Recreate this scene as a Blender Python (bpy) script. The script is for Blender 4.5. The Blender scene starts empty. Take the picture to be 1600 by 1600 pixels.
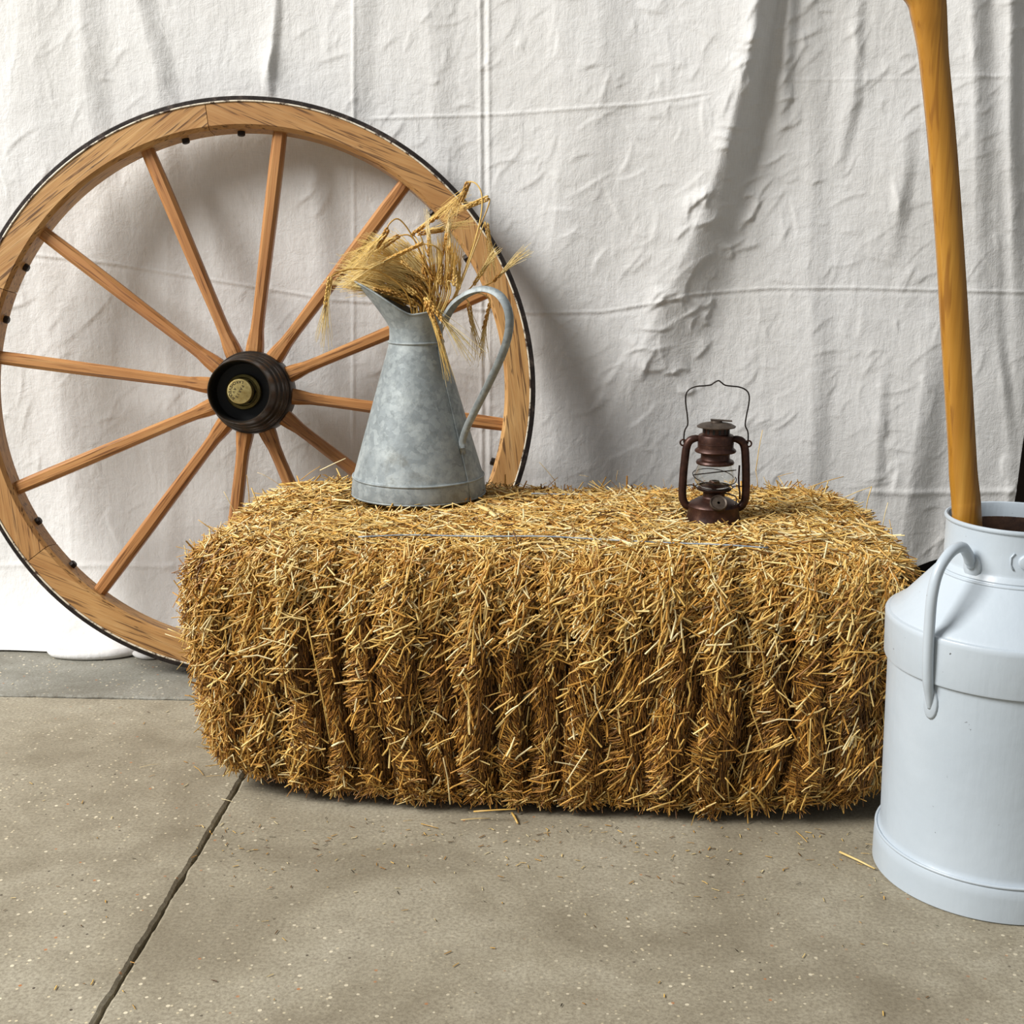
import bpy, bmesh, math, random
import numpy as np
from mathutils import Vector, Matrix
from math import sin, cos, pi, radians, tan, atan2, sqrt

random.seed(7)
rng = np.random.default_rng(11)
scene = bpy.context.scene
COL = scene.collection

# ------------------------------------------------------------------ camera
CAM_H, FPX, PITCH, YAW = 0.773, 2000.0, radians(12.95), radians(3.0)
cam = bpy.data.cameras.new('camera')
cam.sensor_width = 36.0
cam.lens = 36.0 * FPX / 1600.0
cam.clip_start = 0.05
cam_o = bpy.data.objects.new('camera', cam)
cam_o.location = (0, 0, CAM_H)
cam_o.rotation_euler = (pi / 2 - PITCH, 0, YAW)
COL.objects.link(cam_o)
scene.camera = cam_o

# ------------------------------------------------------------------ light
world = bpy.data.worlds.new('world')
scene.world = world
world.use_nodes = True
bg = world.node_tree.nodes['Background']
bg.inputs[0].default_value = (0.94, 0.97, 1.0, 1)
bg.inputs[1].default_value = 0.27

def area_light(name, loc, target, sx, sy, energy, color):
    l = bpy.data.lights.new(name, 'AREA')
    l.shape = 'RECTANGLE'
    l.size, l.size_y = sx, sy
    l.energy, l.color = energy, color
    o = bpy.data.objects.new(name, l)
    o.location = loc
    o.rotation_euler = (Vector(target) - Vector(loc)).to_track_quat('-Z', 'Y').to_euler()
    COL.objects.link(o)
    return o
# daylight through the wide open shed door, left of the picture
area_light('shed_door_daylight', (-4.4, -0.25, 4.25), (-0.1, 1.95, 0.45), 2.5, 2.5, 625, (1.0, 0.993, 0.978))

vs = scene.view_settings
vs.view_transform = 'Standard'
vs.look = 'None'
vs.gamma = 1.0
vs.use_curve_mapping = False
vs.exposure = 0.0

# ------------------------------------------------------------------ measuring helpers (photo point -> point in the place)
_f = np.array([-sin(YAW) * cos(PITCH), cos(YAW) * cos(PITCH), -sin(PITCH)])
_r = np.array([cos(YAW), sin(YAW), 0.0])
_u = np.cross(_r, _f)
_c = np.array([0, 0, CAM_H])
def ray(x, y): return _f + _r * (x - 800) / FPX + _u * (800 - y) / FPX
def at_y(x, y, Y):
    d = ray(x, y); return _c + d * (Y / d[1])
def at_z(x, y, Z=0.0):
    d = ray(x, y); return _c + d * ((Z - CAM_H) / d[2])
def at_plane(x, y, p0, n):
    d = ray(x, y); n = np.asarray(n, float)
    return _c + d * (((np.asarray(p0) - _c) @ n) / (d @ n))
def proj(p):
    d = np.asarray(p, float) - _c
    z = d @ _f
    return 800 + FPX * (d @ _r) / z, 800 - FPX * (d @ _u) / z

def lin(r, g, b):
    f = lambda c: (c / 255) / 12.92 if c / 255 <= 0.04045 else ((c / 255 + 0.055) / 1.055) ** 2.4
    return (f(r), f(g), f(b), 1.0)

# ------------------------------------------------------------------ material helpers
class NT:
    def __init__(s, name):
        s.m = bpy.data.materials.new(name); s.m.use_nodes = True
        s.t = s.m.node_tree; s.b = s.t.nodes['Principled BSDF']
    def n(s, typ, **kw):
        nd = s.t.nodes.new(typ)
        for k, v in kw.items():
            if k.startswith('i_'):
                key = k[2:]
                nd.inputs[int(key) if key.isdigit() else key.replace('_', ' ')].default_value = v
            else: setattr(nd, k, v)
        return nd
    def l(s, a, b): s.t.links.new(a, b)
    def coord(s, scale=(1, 1, 1), kind='Object', rot=(0, 0, 0)):
        c = s.n('ShaderNodeTexCoord'); mp = s.n('ShaderNodeMapping')
        mp.inputs['Scale'].default_value = scale; mp.inputs['Rotation'].default_value = rot
        s.l(c.outputs[kind], mp.inputs[0]); return mp.outputs[0]
    def noise(s, vec, scale, detail=4, rough=0.55, dist=0.0):
        nd = s.n('ShaderNodeTexNoise'); nd.inputs['Scale'].default_value = scale
        nd.inputs['Detail'].default_value = detail; nd.inputs['Roughness'].default_value = rough
        nd.inputs['Distortion'].default_value = dist
        if vec is not None: s.l(vec, nd.inputs['Vector'])
        return nd.outputs['Fac']
    def voro(s, vec, scale, feature='F1', rand=1.0):
        nd = s.n('ShaderNodeTexVoronoi'); nd.feature = feature
        nd.inputs['Scale'].default_value = scale; nd.inputs['Randomness'].default_value = rand
        if vec is not None: s.l(vec, nd.inputs['Vector'])
        return nd
    def ramp(s, fac, stops, interp='LINEAR'):
        nd = s.n('ShaderNodeValToRGB'); cr = nd.color_ramp; cr.interpolation = interp
        while len(cr.elements) < len(stops): cr.elements.new(0.5)
        for e, (p, c) in zip(cr.elements, stops):
            e.position = p; e.color = c if len(c) == 4 else (*c, 1)
        s.l(fac, nd.inputs[0]); return nd.outputs[0]
    def mix(s, fac, a, b, blend='MIX'):
        nd = s.n('ShaderNodeMix', data_type='RGBA', blend_type=blend)
        for sock, v in ((nd.inputs[0], fac), (nd.inputs[6], a), (nd.inputs[7], b)):
            if hasattr(v, 'links'): s.l(v, sock)
            else: sock.default_value = v
        return nd.outputs[2]
    def math(s, op, a, b=0.0):
        nd = s.n('ShaderNodeMath', operation=op)
        for sock, v in ((nd.inputs[0], a), (nd.inputs[1], b)):
            if hasattr(v, 'links'): s.l(v, sock)
            else: sock.default_value = v
        return nd.outputs[0]
    def bump(s, h, strength=0.3, dist=0.002, prev=None):
        nd = s.n('ShaderNodeBump'); nd.inputs['Strength'].default_value = strength
        nd.inputs['Distance'].default_value = dist
        s.l(h, nd.inputs['Height'])
        if prev is not None: s.l(prev, nd.inputs['Normal'])
        return nd.outputs[0]
    def done(s, color=None, rough=0.5, metal=0.0, normal=None, spec=None):
        for key, v in (('Base Color', color), ('Roughness', rough), ('Metallic', metal), ('Specular IOR Level', spec)):
            if v is None: continue
            if hasattr(v, 'links'): s.l(v, s.b.inputs[key])
            else: s.b.inputs[key].default_value = v
        if normal is not None: s.l(normal, s.b.inputs['Normal'])
        return s.m

BW = ((0, 0, 0, 1), (1, 1, 1, 1))
def mat_concrete(name, base, dark, light, seed):
    k = NT(name); v = k.coord(kind='Object'); 
    mp = k.n('ShaderNodeVectorMath', operation='ADD'); mp.inputs[1].default_value = (seed, seed * .7, 0); k.l(v, mp.inputs[0]); v = mp.outputs[0]
    big = k.noise(v, 3.2, 6, 0.62, 0.6)
    c = k.ramp(big, [(0.3, dark), (0.5, base), (0.7, light)])
    mid = k.noise(v, 16, 6, 0.7)
    c = k.mix(k.ramp(mid, [(0.42, (0, 0, 0, 1)), (0.75, (.55, .55, .55, 1))]), c, dark)
    grit = k.noise(v, 230, 3, 0.7)
    c = k.mix(k.ramp(grit, [(0.35, (.5, .5, .5, 1)), (0.6, (0, 0, 0, 1))]), c, lin(96, 86, 70))
    patch = k.noise(v, 2.3, 3)
    # exposed aggregate: small pale, rusty and dark stones
    for sc, thr, cols in ((75, 0.16, lin(226, 214, 186)), (52, 0.10, lin(176, 112, 62)), (60, 0.10, lin(58, 48, 38)), (130, 0.2, lin(206, 192, 160))):
        o = k.n('ShaderNodeVectorMath', operation='ADD'); o.inputs[1].default_value = (sc * .37, sc * .11, 0); k.l(v, o.inputs[0])
        vo = k.voro(o.outputs[0], sc)
        sel = k.n('ShaderNodeSeparateColor'); k.l(vo.outputs['Color'], sel.inputs[0])
        keep = k.math('GREATER_THAN', sel.outputs[0], 0.72)
        dot = k.math('LESS_THAN', vo.outputs['Distance'], thr)
        fac = k.math('MULTIPLY', k.math('MULTIPLY', keep, dot), k.ramp(patch, [(0.4, (.15, .15, .15, 1)), (0.62, (.95, .95, .95, 1))]))
        c = k.mix(fac, c, cols)
    nb = k.bump(k.noise(v, 60, 6, 0.7), 0.12, 0.004)
    nb = k.bump(k.noise(v, 420, 2, 0.6), 0.25, 0.0012, nb)
    return k.done(c, k.ramp(mid, [(0.3, (.62, .62, .62, 1)), (0.7, (.85, .85, .85, 1))]), 0, nb, 0.35)

def mat_wood(name, lights, grain_dark, stretch=(2.5, 60, 60), rough=0.5, nick=True, spec=0.4, rnd=0.35):
    k = NT(name); v = k.coord(stretch)
    oi = k.n('ShaderNodeObjectInfo')
    add = k.n('ShaderNodeVectorMath', operation='ADD'); k.l(v, add.inputs[0])
    sc = k.n('ShaderNodeVectorMath', operation='SCALE'); sc.inputs['Scale'].default_value = 37.0
    cx = k.n('ShaderNodeCombineXYZ'); k.l(oi.outputs['Random'], cx.inputs[0]); k.l(oi.outputs['Random'], cx.inputs[1])
    k.l(cx.outputs[0], sc.inputs[0]); k.l(sc.outputs[0], add.inputs[1]); v = add.outputs[0]
    g = k.noise(v, 1.0, 5, 0.6, 0.8)
    c = k.ramp(g, [(0.25, lights[0]), (0.5, lights[1]), (0.75, lights[2])])
    big = k.noise(k.coord((1, 1, 1)), 7, 3)
    c = k.mix(k.ramp(big, [(0.35, (.0, 0, 0, 1)), (0.7, (.55, .55, .55, 1))]), c, lights[0])
    c = k.mix(k.math('MULTIPLY', oi.outputs['Random'], rnd), c, lights[0])
    pores = k.noise(v, 2.6, 2, 0.5, 0.3)
    pf = k.ramp(pores, [(0.57, (0, 0, 0, 1)), (0.66, (.8, .8, .8, 1))])
    c = k.mix(pf, c, grain_dark)
    if nick:
        nk = k.noise(k.coord((18, 70, 70)), 1.0, 3, 0.6)
        c = k.mix(k.ramp(nk, [(0.70, (0, 0, 0, 1)), (0.76, (.8, .8, .8, 1))]), c, lin(50, 30, 18))
    nb = k.bump(pores, 0.35, 0.0012)
    nb = k.bump(g, 0.2, 0.001, nb)
    return k.done(c, rough, 0, nb, spec)

M = {}
M['floor'] = mat_concrete('worn_tan_concrete', lin(160, 151, 130), lin(122, 112, 92), lin(178, 170, 150), 0.0)
M['floor_grey'] = mat_concrete('worn_grey_concrete', lin(144, 142, 131), lin(104, 100, 88), lin(162, 160, 150), 4.0)
def simple(name, color, rough=0.6, metal=0.0, spec=None, bump_sc=None, bump_st=0.2, var=None):
    k = NT(name); v = k.coord()
    c = color
    if var: c = k.ramp(k.noise(v, var[0], 5, 0.65), [(0.3, var[1]), (0.7, color)])
    nb = k.bump(k.noise(v, bump_sc, 4), bump_st, 0.002) if bump_sc else None
    return k.done(c, rough, metal, nb, spec)
M['subbase'] = simple('dark_joint_earth', lin(22, 17, 12), 0.95, var=(60, lin(12, 9, 7)))
M['wall'] = simple('dark_brown_timber_wall', lin(46, 32, 20), 0.85, var=(9, lin(18, 12, 8)))

def mat_sheet():
    k = NT('crumpled_white_cotton')
    v = k.coord((1, 1, 1))
    # thread: fine vertical and horizontal weave
    w1 = k.noise(k.coord((900, 1, 60)), 1.0, 2, 0.6)
    w2 = k.noise(k.coord((60, 1, 900)), 1.0, 2, 0.6)
    c = k.ramp(k.noise(v, 4.0, 4), [(0.3, lin(219, 217, 213)), (0.7, lin(229, 228, 226))])
    c = k.mix(k.ramp(w1, [(0.3, (.22, .22, .22, 1)), (0.6, (0, 0, 0, 1))]), c, lin(196, 192, 184))
    c = k.mix(k.ramp(w2, [(0.3, (.15, .15, .15, 1)), (0.6, (0, 0, 0, 1))]), c, lin(196, 192, 184))
    # small wrinkles
    wr = k.n('ShaderNodeTexNoise'); wr.noise_type = 'RIDGED_MULTIFRACTAL'
    wr.inputs['Scale'].default_value = 7; wr.inputs['Detail'].default_value = 5; wr.inputs['Roughness'].default_value = 0.6
    wr.inputs['Distortion'].default_value = 0.7
    k.l(k.coord((1.0, 1, 0.8), rot=(0, radians(35), 0)), wr.inputs['Vector'])
    nb = k.bump(wr.outputs[0], 0.10, 0.004)
    nb = k.bump(k.noise(v, 34, 6, 0.66, 0.3), 0.42, 0.006, nb)
    nb = k.bump(k.noise(k.coord((1, 1, .18)), 42, 4, 0.6), 0.3, 0.005, nb)
    nb = k.bump(w1, 0.16, 0.0008, nb)
    nb = k.bump(w2, 0.12, 0.0008, nb)
    return k.done(c, 0.9, 0, nb, 0.1)
M['sheet'] = mat_sheet()
WL = (lin(152, 106, 60), lin(190, 146, 90), lin(210, 172, 118))
M['felloe'] = mat_wood('golden_ash_felloe', WL, lin(70, 42, 22), (5, 120, 120), 0.45, rnd=0.45)
M['spoke'] = mat_wood('golden_ash_spoke', (lin(150, 98, 54), lin(188, 136, 82), lin(206, 160, 104)), lin(104, 64, 34), (4, 120, 120), 0.42, rnd=0.6)
M['pole'] = mat_wood('amber_lacquered_wood', (lin(150, 100, 30), lin(176, 124, 44), lin(192, 142, 60)), lin(136, 88, 28), (60, 60, 2.0), 0.28, nick=False, spec=0.5, rnd=0.0)
def mat_iron():
    k = NT('black_rusty_iron'); v = k.coord()
    n1 = k.noise(v, 45, 6, 0.7)
    c = k.ramp(n1, [(0.3, lin(22, 18, 16)), (0.55, lin(48, 40, 36)), (0.72, lin(96, 84, 76))])
    return k.done(c, 0.42, 0.55, k.bump(n1, 0.4, 0.002))
M['iron'] = mat_iron()
def mat_paint_line():
    k = NT('worn_cream_paint'); v = k.coord()
    n1 = k.noise(v, 60, 5, 0.7)
    c = k.ramp(n1, [(0.40, lin(70, 50, 36)), (0.5, lin(214, 202, 180)), (0.8, lin(232, 224, 206))])
    return k.done(c, 0.6, 0, k.bump(n1, 0.3, 0.001))
M['cream'] = mat_paint_line()
def mat_hub():
    k = NT('blackened_hub_iron'); v = k.coord()
    n1 = k.noise(v, 30, 6, 0.7)
    c = k.ramp(n1, [(0.35, lin(34, 28, 23)), (0.6, lin(58, 48, 38)), (0.8, lin(96, 82, 64))])
    return k.done(c, 0.38, 0.35, k.bump(k.noise(v, 80, 4), 0.2, 0.001))
M['hub'] = mat_hub()
M['hub_dark'] = simple('greasy_black_bore', lin(12, 11, 10), 0.5)
M['brass'] = simple('worn_brass', lin(205, 188, 128), 0.38, 0.75, var=(70, lin(150, 126, 72)), bump_sc=200, bump_st=0.1)
M['brass_old'] = simple('tarnished_brass', lin(128, 116, 62), 0.45, 0.6, var=(60, lin(70, 56, 26)))
M['stamp'] = simple('stamped_letter_shadow', lin(62, 50, 24), 0.7, 0.3)
def mat_galv():
    k = NT('mottled_galvanised_steel'); v = k.coord()
    d = k.n('ShaderNodeVectorMath', operation='ADD'); k.l(v, d.inputs[0])
    nz = k.n('ShaderNodeTexNoise'); nz.inputs['Scale'].default_value = 50; nz.inputs['Detail'].default_value = 3; k.l(v, nz.inputs['Vector'])
    s_ = k.n('ShaderNodeVectorMath', operation='SCALE'); s_.inputs['Scale'].default_value = 0.02; k.l(nz.outputs['Color'], s_.inputs[0]); k.l(s_.outputs[0], d.inputs[1])
    vo = k.voro(d.outputs[0], 120)
    sp = k.n('ShaderNodeSeparateColor'); k.l(vo.outputs['Color'], sp.inputs[0])
    c = k.ramp(sp.outputs[0], [(0.0, lin(128, 135, 136)), (0.6, lin(138, 145, 146)), (1.0, lin(154, 161, 161))])
    n1 = k.noise(v, 22, 6, 0.68)
    c = k.mix(k.ramp(n1, [(0.48, (0, 0, 0, 1)), (0.66, (.7, .7, .7, 1))]), c, lin(176, 182, 180))
    n2 = k.noise(v, 55, 5, 0.7)
    c = k.mix(k.ramp(n2, [(0.54, (0, 0, 0, 1)), (0.7, (.45, .45, .45, 1))]), c, lin(92, 97, 96))
    c = k.mix(k.ramp(k.noise(v, 14, 5), [(0.6, (0, 0, 0, 1)), (0.75, (.3, .3, .3, 1))]), c, lin(136, 122, 84))
    nb = k.bump(n1, 0.3, 0.003); nb = k.bump(n2, 0.3, 0.0012, nb)
    return k.done(c, k.ramp(n2, [(0.3, (.5, .5, .5, 1)), (0.7, (.72, .72, .72, 1))]), 0.18, nb)
M['galv'] = mat_galv()
def mat_can():
    k = NT('pale_blue_grey_brushed_enamel_paint'); v = k.coord()
    c = k.ramp(k.noise(v, 6, 4), [(0.3, lin(178, 188, 196)), (0.7, lin(190, 199, 206))])
    ch = k.noise(v, 75, 4, 0.72)
    c = k.mix(k.ramp(ch, [(0.705, (0, 0, 0, 1)), (0.725, (.9, .9, .9, 1))]), c, lin(64, 62, 60))
    nb = k.bump(k.noise(v, 9, 3), 0.25, 0.01)
    nb = k.bump(k.noise(k.coord((30, 30, 4)), 4.0, 3), 0.12, 0.002, nb)
    nb = k.bump(k.noise(v, 160, 3), 0.12, 0.001, nb)
    return k.done(c, 0.33, 0, nb, 0.5)
M['can'] = mat_can()
def mat_can_in():
    k = NT('rusty_can_inside'); v = k.coord()
    c = k.ramp(k.noise(v, 30, 5, 0.7), [(0.35, lin(40, 26, 20)), (0.7, lin(92, 66, 50))])
    return k.done(c, 0.6, 0.3)
M['can_in'] = mat_can_in()
def mat_lantern():
    k = NT('rusty_brown_lantern_tin'); v = k.coord()
    c = k.ramp(k.noise(v, 60, 6, 0.7), [(0.3, lin(38, 22, 17)), (0.55, lin(68, 42, 33)), (0.78, lin(104, 74, 58))])
    return k.done(c, 0.42, 0.5, k.bump(k.noise(v, 120, 4), 0.25, 0.0008))
M['lantern'] = mat_lantern()
M['lantern_grey'] = simple('greyed_lantern_tin', lin(96, 84, 72), 0.5, 0.5, var=(90, lin(56, 44, 36)))
M['wire'] = simple('dark_steel_wire', lin(46, 40, 36), 0.4, 0.7)
def mat_glass():
    k = NT('clear_lamp_glass')
    k.b.inputs['Transmission Weight'].default_value = 1.0
    k.b.inputs['IOR'].default_value = 1.45
    return k.done((0.97, 0.98, 0.97, 1), 0.02)
M['glass'] = mat_glass()
M['twine'] = simple('blue_and_white_baler_twine', lin(70, 104, 138), 0.8, var=(160, lin(206, 208, 204)))
def mat_straw_attr():
    k = NT('straw_by_stalk'); a = k.n('ShaderNodeAttribute', attribute_name='Col')
    return k.done(a.outputs['Color'], 0.42, 0, None, 0.5)
M['straw'] = mat_straw_attr()
def mat_straw_rand(name, stops, rough=0.4):
    k = NT(name); oi = k.n('ShaderNodeObjectInfo')
    c = k.ramp(oi.outputs['Random'], stops)
    c = k.mix(k.ramp(k.noise(k.coord((1, 1, 1)), 60, 3), [(0.4, (0, 0, 0, 1)), (0.75, (.5, .5, .5, 1))]), c, lin(168, 122, 54))
    return k.done(c, rough, 0, None, 0.5)
M['straw_single'] = mat_straw_rand('pale_single_straw', [(0, lin(190, 146, 66)), (0.4, lin(214, 174, 92)), (0.75, lin(232, 204, 136)), (1, lin(244, 228, 180))])
M['barley_stem'] = mat_straw_rand('barley_stem_gold', [(0, lin(190, 142, 60)), (0.5, lin(216, 174, 90)), (1, lin(234, 202, 124))])
M['barley_ear'] = mat_straw_rand('barley_grain_gold', [(0, lin(180, 126, 54)), (0.5, lin(216, 168, 84)), (1, lin(234, 198, 118))], 0.5)
M['barley_awn'] = mat_straw_rand('barley_awn_gold', [(0, lin(216, 172, 84)), (0.5, lin(236, 202, 120)), (1, lin(246, 226, 164))])
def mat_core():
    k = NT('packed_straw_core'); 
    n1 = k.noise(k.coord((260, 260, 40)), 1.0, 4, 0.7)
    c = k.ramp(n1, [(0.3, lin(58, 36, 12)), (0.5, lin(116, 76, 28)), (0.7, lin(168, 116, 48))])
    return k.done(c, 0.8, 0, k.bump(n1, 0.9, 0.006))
M['core'] = mat_core()

# ------------------------------------------------------------------ object helpers
def link(name, mesh, mat=None, parent=None, smooth=False):
    o = bpy.data.objects.new(name, mesh); COL.objects.link(o)
    if mat is not None and not mesh.materials: mesh.materials.append(mat)
    if parent is not None: o.parent = parent
    if smooth: mesh.polygons.foreach_set('use_smooth', [True] * len(mesh.polygons))
    return o
def pydata(name, v, f):
    m = bpy.data.meshes.new(name); m.from_pydata([tuple(map(float, p)) for p in v], [], f); m.update(); return m
def empty(name, loc=(0, 0, 0), rot=(0, 0, 0)):
    o = bpy.data.objects.new(name, None); COL.objects.link(o); o.location = loc; o.rotation_euler = rot
    o.empty_display_size = 0.05; return o
def tag(o, label, cat, group=None):
    o['label'] = label; o['category'] = cat
    if group: o['group'] = group
    return o
def sharp(o, ang=35):
    m = o.data
    bm = bmesh.new(); bm.from_mesh(m)
    for e in bm.edges:
        e.smooth = not (len(e.link_faces) == 2 and e.calc_face_angle(0) > radians(ang))
    for f in bm.faces: f.smooth = True
    bm.to_mesh(m); bm.free(); return o

def lathe(profile, seg=64, close=False):
    """profile: [(r, z)] ; returns mesh around z"""
    v, f = [], []
    n = len(profile)
    for i in range(seg):
        a = 2 * pi * i / seg
        for r, z in profile: v.append((r * cos(a), r * sin(a), z))
    for i in range(seg):
        j = (i + 1) % seg
        for k in range(n - 1 if not close else n):
            l = (k + 1) % n
            f.append((i * n + k, j * n + k, j * n + l, i * n + l))
    return pydata('lathe', v, f)

def frames(pts):
    pts = [Vector(p) for p in pts]
    T = []
    for i in range(len(pts)):
        a = pts[max(i - 1, 0)]; b = pts[min(i + 1, len(pts) - 1)]
        T.append((b - a).normalized())
    ref = Vector((0, 0, 1)) if abs(T[0].z) < 0.9 else Vector((1, 0, 0))
    N = (ref - T[0] * ref.dot(T[0])).normalized(); out = []
    for i in range(len(pts)):
        N = (N - T[i] * N.dot(T[i])).normalized()
        out.append((pts[i], T[i], N, T[i].cross(N)))
    return out
def catmull(pts, sub=6):
    P = [np.asarray(p, float) for p in pts]
    P = [2 * P[0] - P[1]] + P + [2 * P[-1] - P[-2]]
    out = []
    for i in range(1, len(P) - 2):
        for s in range(sub):
            t = s / sub
            a, b, c, d = P[i - 1], P[i], P[i + 1], P[i + 2]
            out.append(0.5 * (2 * b + (c - a) * t + (2 * a - 5 * b + 4 * c - d) * t * t + (3 * b - a - 3 * c + d) * t ** 3))
    out.append(P[-2]); return out
def tube_data(pts, rad, seg=8, cap=True, flat=1.0, closed=False):
    fr = frames(pts); v, f = [], []
    n = len(fr)
    for i, (p, t, nn, b) in enumerate(fr):
        r = rad(i / (n - 1)) if callable(rad) else rad
        for k in range(seg):
            a = 2 * pi * k / seg
            v.append(tuple(p + nn * (cos(a) * r * flat) + b * (sin(a) * r)))
    for i in range(n if closed else n - 1):
        i2 = (i + 1) % n
        for k in range(seg):
            l = (k + 1) % seg
            f.append((i * seg + k, i * seg + l, i2 * seg + l, i2 * seg + k))
    if cap and not closed:
        f.append(tuple(reversed(range(seg)))); f.append(tuple((n - 1) * seg + k for k in range(seg)))
    return v, f
def tube(name, pts, rad, mat, parent=None, seg=8, flat=1.0, closed=False):
    v, f = tube_data(pts, rad, seg, True, flat, closed)
    return link(name, pydata(name, v, f), mat, parent, True)

# ================================================================== THE SETTING
# ---- concrete floor: slabs with open joints on a dark sub-base
JX = -0.469            # joint running away from the camera
JY = 1.957             # joint along the wall
def jag(n, amp, seed):
    r = np.random.default_rng(seed); a = r.normal(0, 1, n)
    k = np.exp(-np.linspace(-2, 2, 7) ** 2); k /= k.sum()
    return np.convolve(a, k, 'same') * amp + r.normal(0, amp * .25, n)
def slab(name, x0, x1, y0, y1, mat, jag_left=None, jag_right=None, jag_back=None, jag_front=None, top=0.0):
    """outline walked counter-clockwise; chipped (jagged) where it meets a joint"""
    P = []
    def edge(a, b, amp, seed):
        a = np.array(a); b = np.array(b)
        if not amp: P.append(tuple(a)); return
        n = max(int(np.linalg.norm(b - a) / 0.007), 2)
        d = (b - a) / np.linalg.norm(b - a); nrm = np.array([-d[1], d[0]])
        j = jag(n, amp, seed); j[0] = 0
        for i in range(n): P.append(tuple(a + (b - a) * i / n + nrm * j[i]))
    edge((x0, y0), (x1, y0), jag_front, 1)
    edge((x1, y0), (x1, y1), jag_right, 2)
    edge((x1, y1), (x0, y1), jag_back, 3)
    edge((x0, y1), (x0, y0), jag_left, 4)
    n = len(P); ch = 0.0035
    cx, cy = (x0 + x1) / 2, (y0 + y1) / 2
    inner = []
    for (x, y) in P:
        ix = x + ch if x < x0 + .02 else (x - ch if x > x1 - .02 else x)
        iy = y + ch if y < y0 + .02 else (y - ch if y > y1 - .02 else y)
        inner.append((ix, iy))
    v = [(x, y, top) for x, y in inner] + [(x, y, top - 0.003) for x, y in P] + [(x, y, -0.05) for x, y in P]
    f = [tuple(range(n))]
    for i in range(n):
        j = (i + 1) % n
        f.append((n + i, n + j, j, i)); f.append((2 * n + i, 2 * n + j, n + j, n + i))
    return link(name, pydata(name, v, f), mat, floor)
floor = link('floor', pydata('floor', [(-4, -3, -.06), (4, -3, -.06), (4, 3, -.06), (-4, 3, -.06)], [(0, 1, 2, 3)]), M['subbase'])
floor['kind'] = 'structure'
g = 0.0022
slab('slab', -4, JX - g, -3, JY - 0.005, M['floor'], jag_right=0.0012, jag_back=0.0012)
slab('slab', JX + g, 4, -3, JY - 0.003, M['floor'], jag_left=0.0012, jag_back=0.0012)
slab('slab', -4, 4, JY + 0.004, 2.6, M['floor_grey'], jag_front=0.0016)
wall = link('wall_back', pydata('wall_back', [(-4, 2.6, -.05), (4, 2.6, -.05), (4, 2.6, 3), (-4, 2.6, 3), (-4, 2.7, -.05), (4, 2.7, -.05), (4, 2.7, 3), (-4, 2.7, 3)],
            [(0, 1, 2, 3), (5, 4, 7, 6), (3, 2, 6, 7), (1, 5, 6, 2), (4, 0, 3, 7)]), M['wall'])
wall['kind'] = 'structure'

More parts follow.
